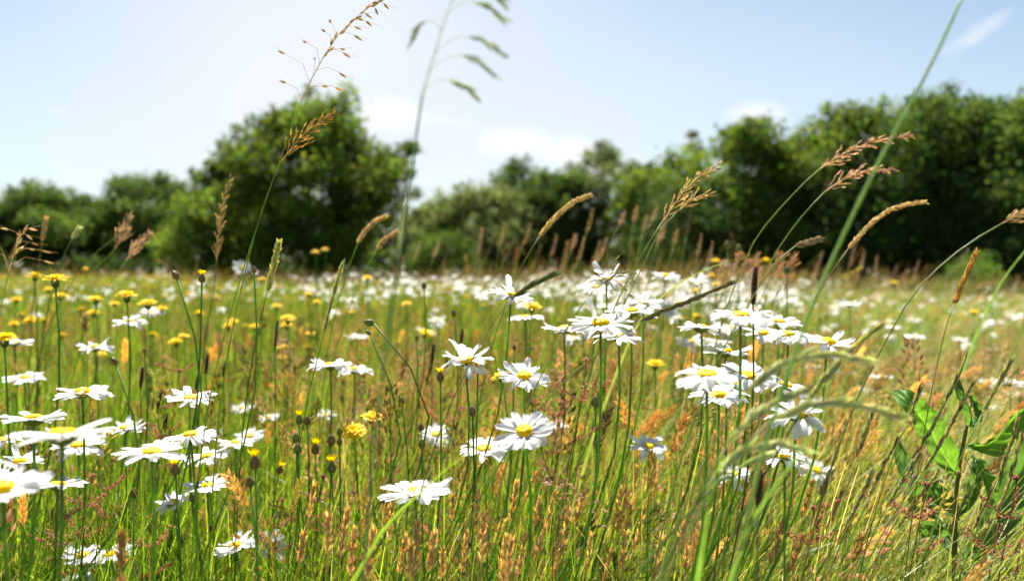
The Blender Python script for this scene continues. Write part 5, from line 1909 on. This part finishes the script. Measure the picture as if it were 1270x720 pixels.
# ------------------------------------------------------------------ orange grass spikes one can point to
def orange_spike(px, py, ln, d, label, group, lean=8, cols=None):
    stalk([(px - lean * 1.6, py + ln * 1.6, d), (px - lean * .5, py + ln * .5, d), (px + lean * .5, py - ln * .5, d)], random.uniform(.42, .52), 'ear',
          cols or [(.80, .66, .34), (.70, .55, .26), (.84, .73, .44), (.62, .48, .22)], label, .0008, (.36, .30, .09), random.uniform(.75, 1.15), group=group, name='dry_grass_spike')


lab = 'close orange dry grass spike in the bottom-centre clump'
for (px, py, l, d) in [(384, 630, 55, .68), (406, 678, 70, .60), (426, 662, 60, .66), (436, 690, 66, .66), (452, 652, 55, .72), (458, 684, 60, .70), (484, 650, 65, .72), (478, 640, 55, .8), (498, 690, 50, .75), (534, 690, 55, .75),
                      (432, 640, 40, .85), (560, 640, 50, .8), (575, 690, 60, .72), (590, 640, 55, .8), (604, 680, 50, .75), (636, 630, 60, .78), (646, 690, 55, .72), (622, 700, 50, .72), (512, 706, 40, .7), (372, 690, 50, .72), (548, 706, 44, .7)]:
    orange_spike(px, py, l, d, lab, lab, random.uniform(2, 12))
for k in range(7):
    orange_spike(random.uniform(360, 660), random.uniform(640, 712), random.uniform(44, 70), random.uniform(.58, .72), lab, lab, random.uniform(0, 14))
lab = 'orange dry grass spike in the low centre beneath the facing daisy'
for (px, py, l, d) in [(680, 640, 55, .8), (700, 660, 50, .85), (718, 632, 48, .9), (655, 610, 45, .95), (765, 628, 45, .95), (778, 650, 50, .9), (790, 666, 46, .85), (730, 690, 50, .75), (752, 706, 44, .8), (800, 630, 40, 1.0), (812, 600, 40, 1.05), (786, 602, 44, 1.0), (840, 640, 50, .9), (715, 600, 40, 1.05), (690, 700, 50, .75), (850, 700, 40, .8), (772, 690, 50, .8)]:
    orange_spike(px, py, l, d, lab, lab, random.uniform(4, 18))
for k in range(5):
    orange_spike(random.uniform(660, 880), random.uniform(600, 712), random.uniform(40, 56), random.uniform(.66, .85), lab, lab, random.uniform(4, 18))
lab = 'orange dry grass spike in the upright clump left of the arching grass'
for k in range(18):
    orange_spike(random.uniform(876, 935), random.uniform(510, 590), random.uniform(34, 50), random.uniform(.95, 1.3), lab, lab, random.uniform(3, 10))
lab = 'orange dry grass spike in the thick patch right of the arching grass'
for k in range(44):
    orange_spike(random.gauss(1062, 36), random.gauss(555, 26), random.uniform(24, 36), random.uniform(1.15, 1.6), lab, lab, random.uniform(0, 9), [(.78, .60, .32), (.72, .53, .27), (.82, .67, .42)])
lab = 'straw-brown dry grass spike leaning low left of the dock'
for (px, py, l, d) in [(970, 648, 44, .8), (1000, 622, 50, .8), (1012, 650, 46, .78), (985, 690, 46, .74), (1020, 610, 44, .85), (1035, 632, 44, .85), (958, 690, 40, .75), (1002, 670, 44, .78), (1045, 660, 40, .8), (1060, 690, 44, .75)]:
    orange_spike(px, py, l, d, lab, lab, random.uniform(14, 26), [(.60, .45, .20), (.52, .37, .16), (.66, .52, .28)])
lab = 'thin straw-coloured spike among daisies and hawkbits on the left'
for (px, py, l, d) in [(106, 410, 30, .95), (262, 508, 30, 1.1), (313, 476, 30, 1.1), (318, 455, 26, 1.2), (192, 648, 30, .9), (150, 690, 50, .62), (190, 500, 30, 1.1), (70, 560, 30, 1.0), (365, 470, 30, 1.2), (385, 455, 26, 1.3), (530, 470, 30, 1.2), (520, 500, 30, 1.15), (470, 560, 30, 1.1), (500, 450, 26, 1.3)]:
    orange_spike(px, py, l, d, lab, lab, random.uniform(-4, 10), [(.56, .44, .18), (.48, .35, .15), (.62, .50, .25)])
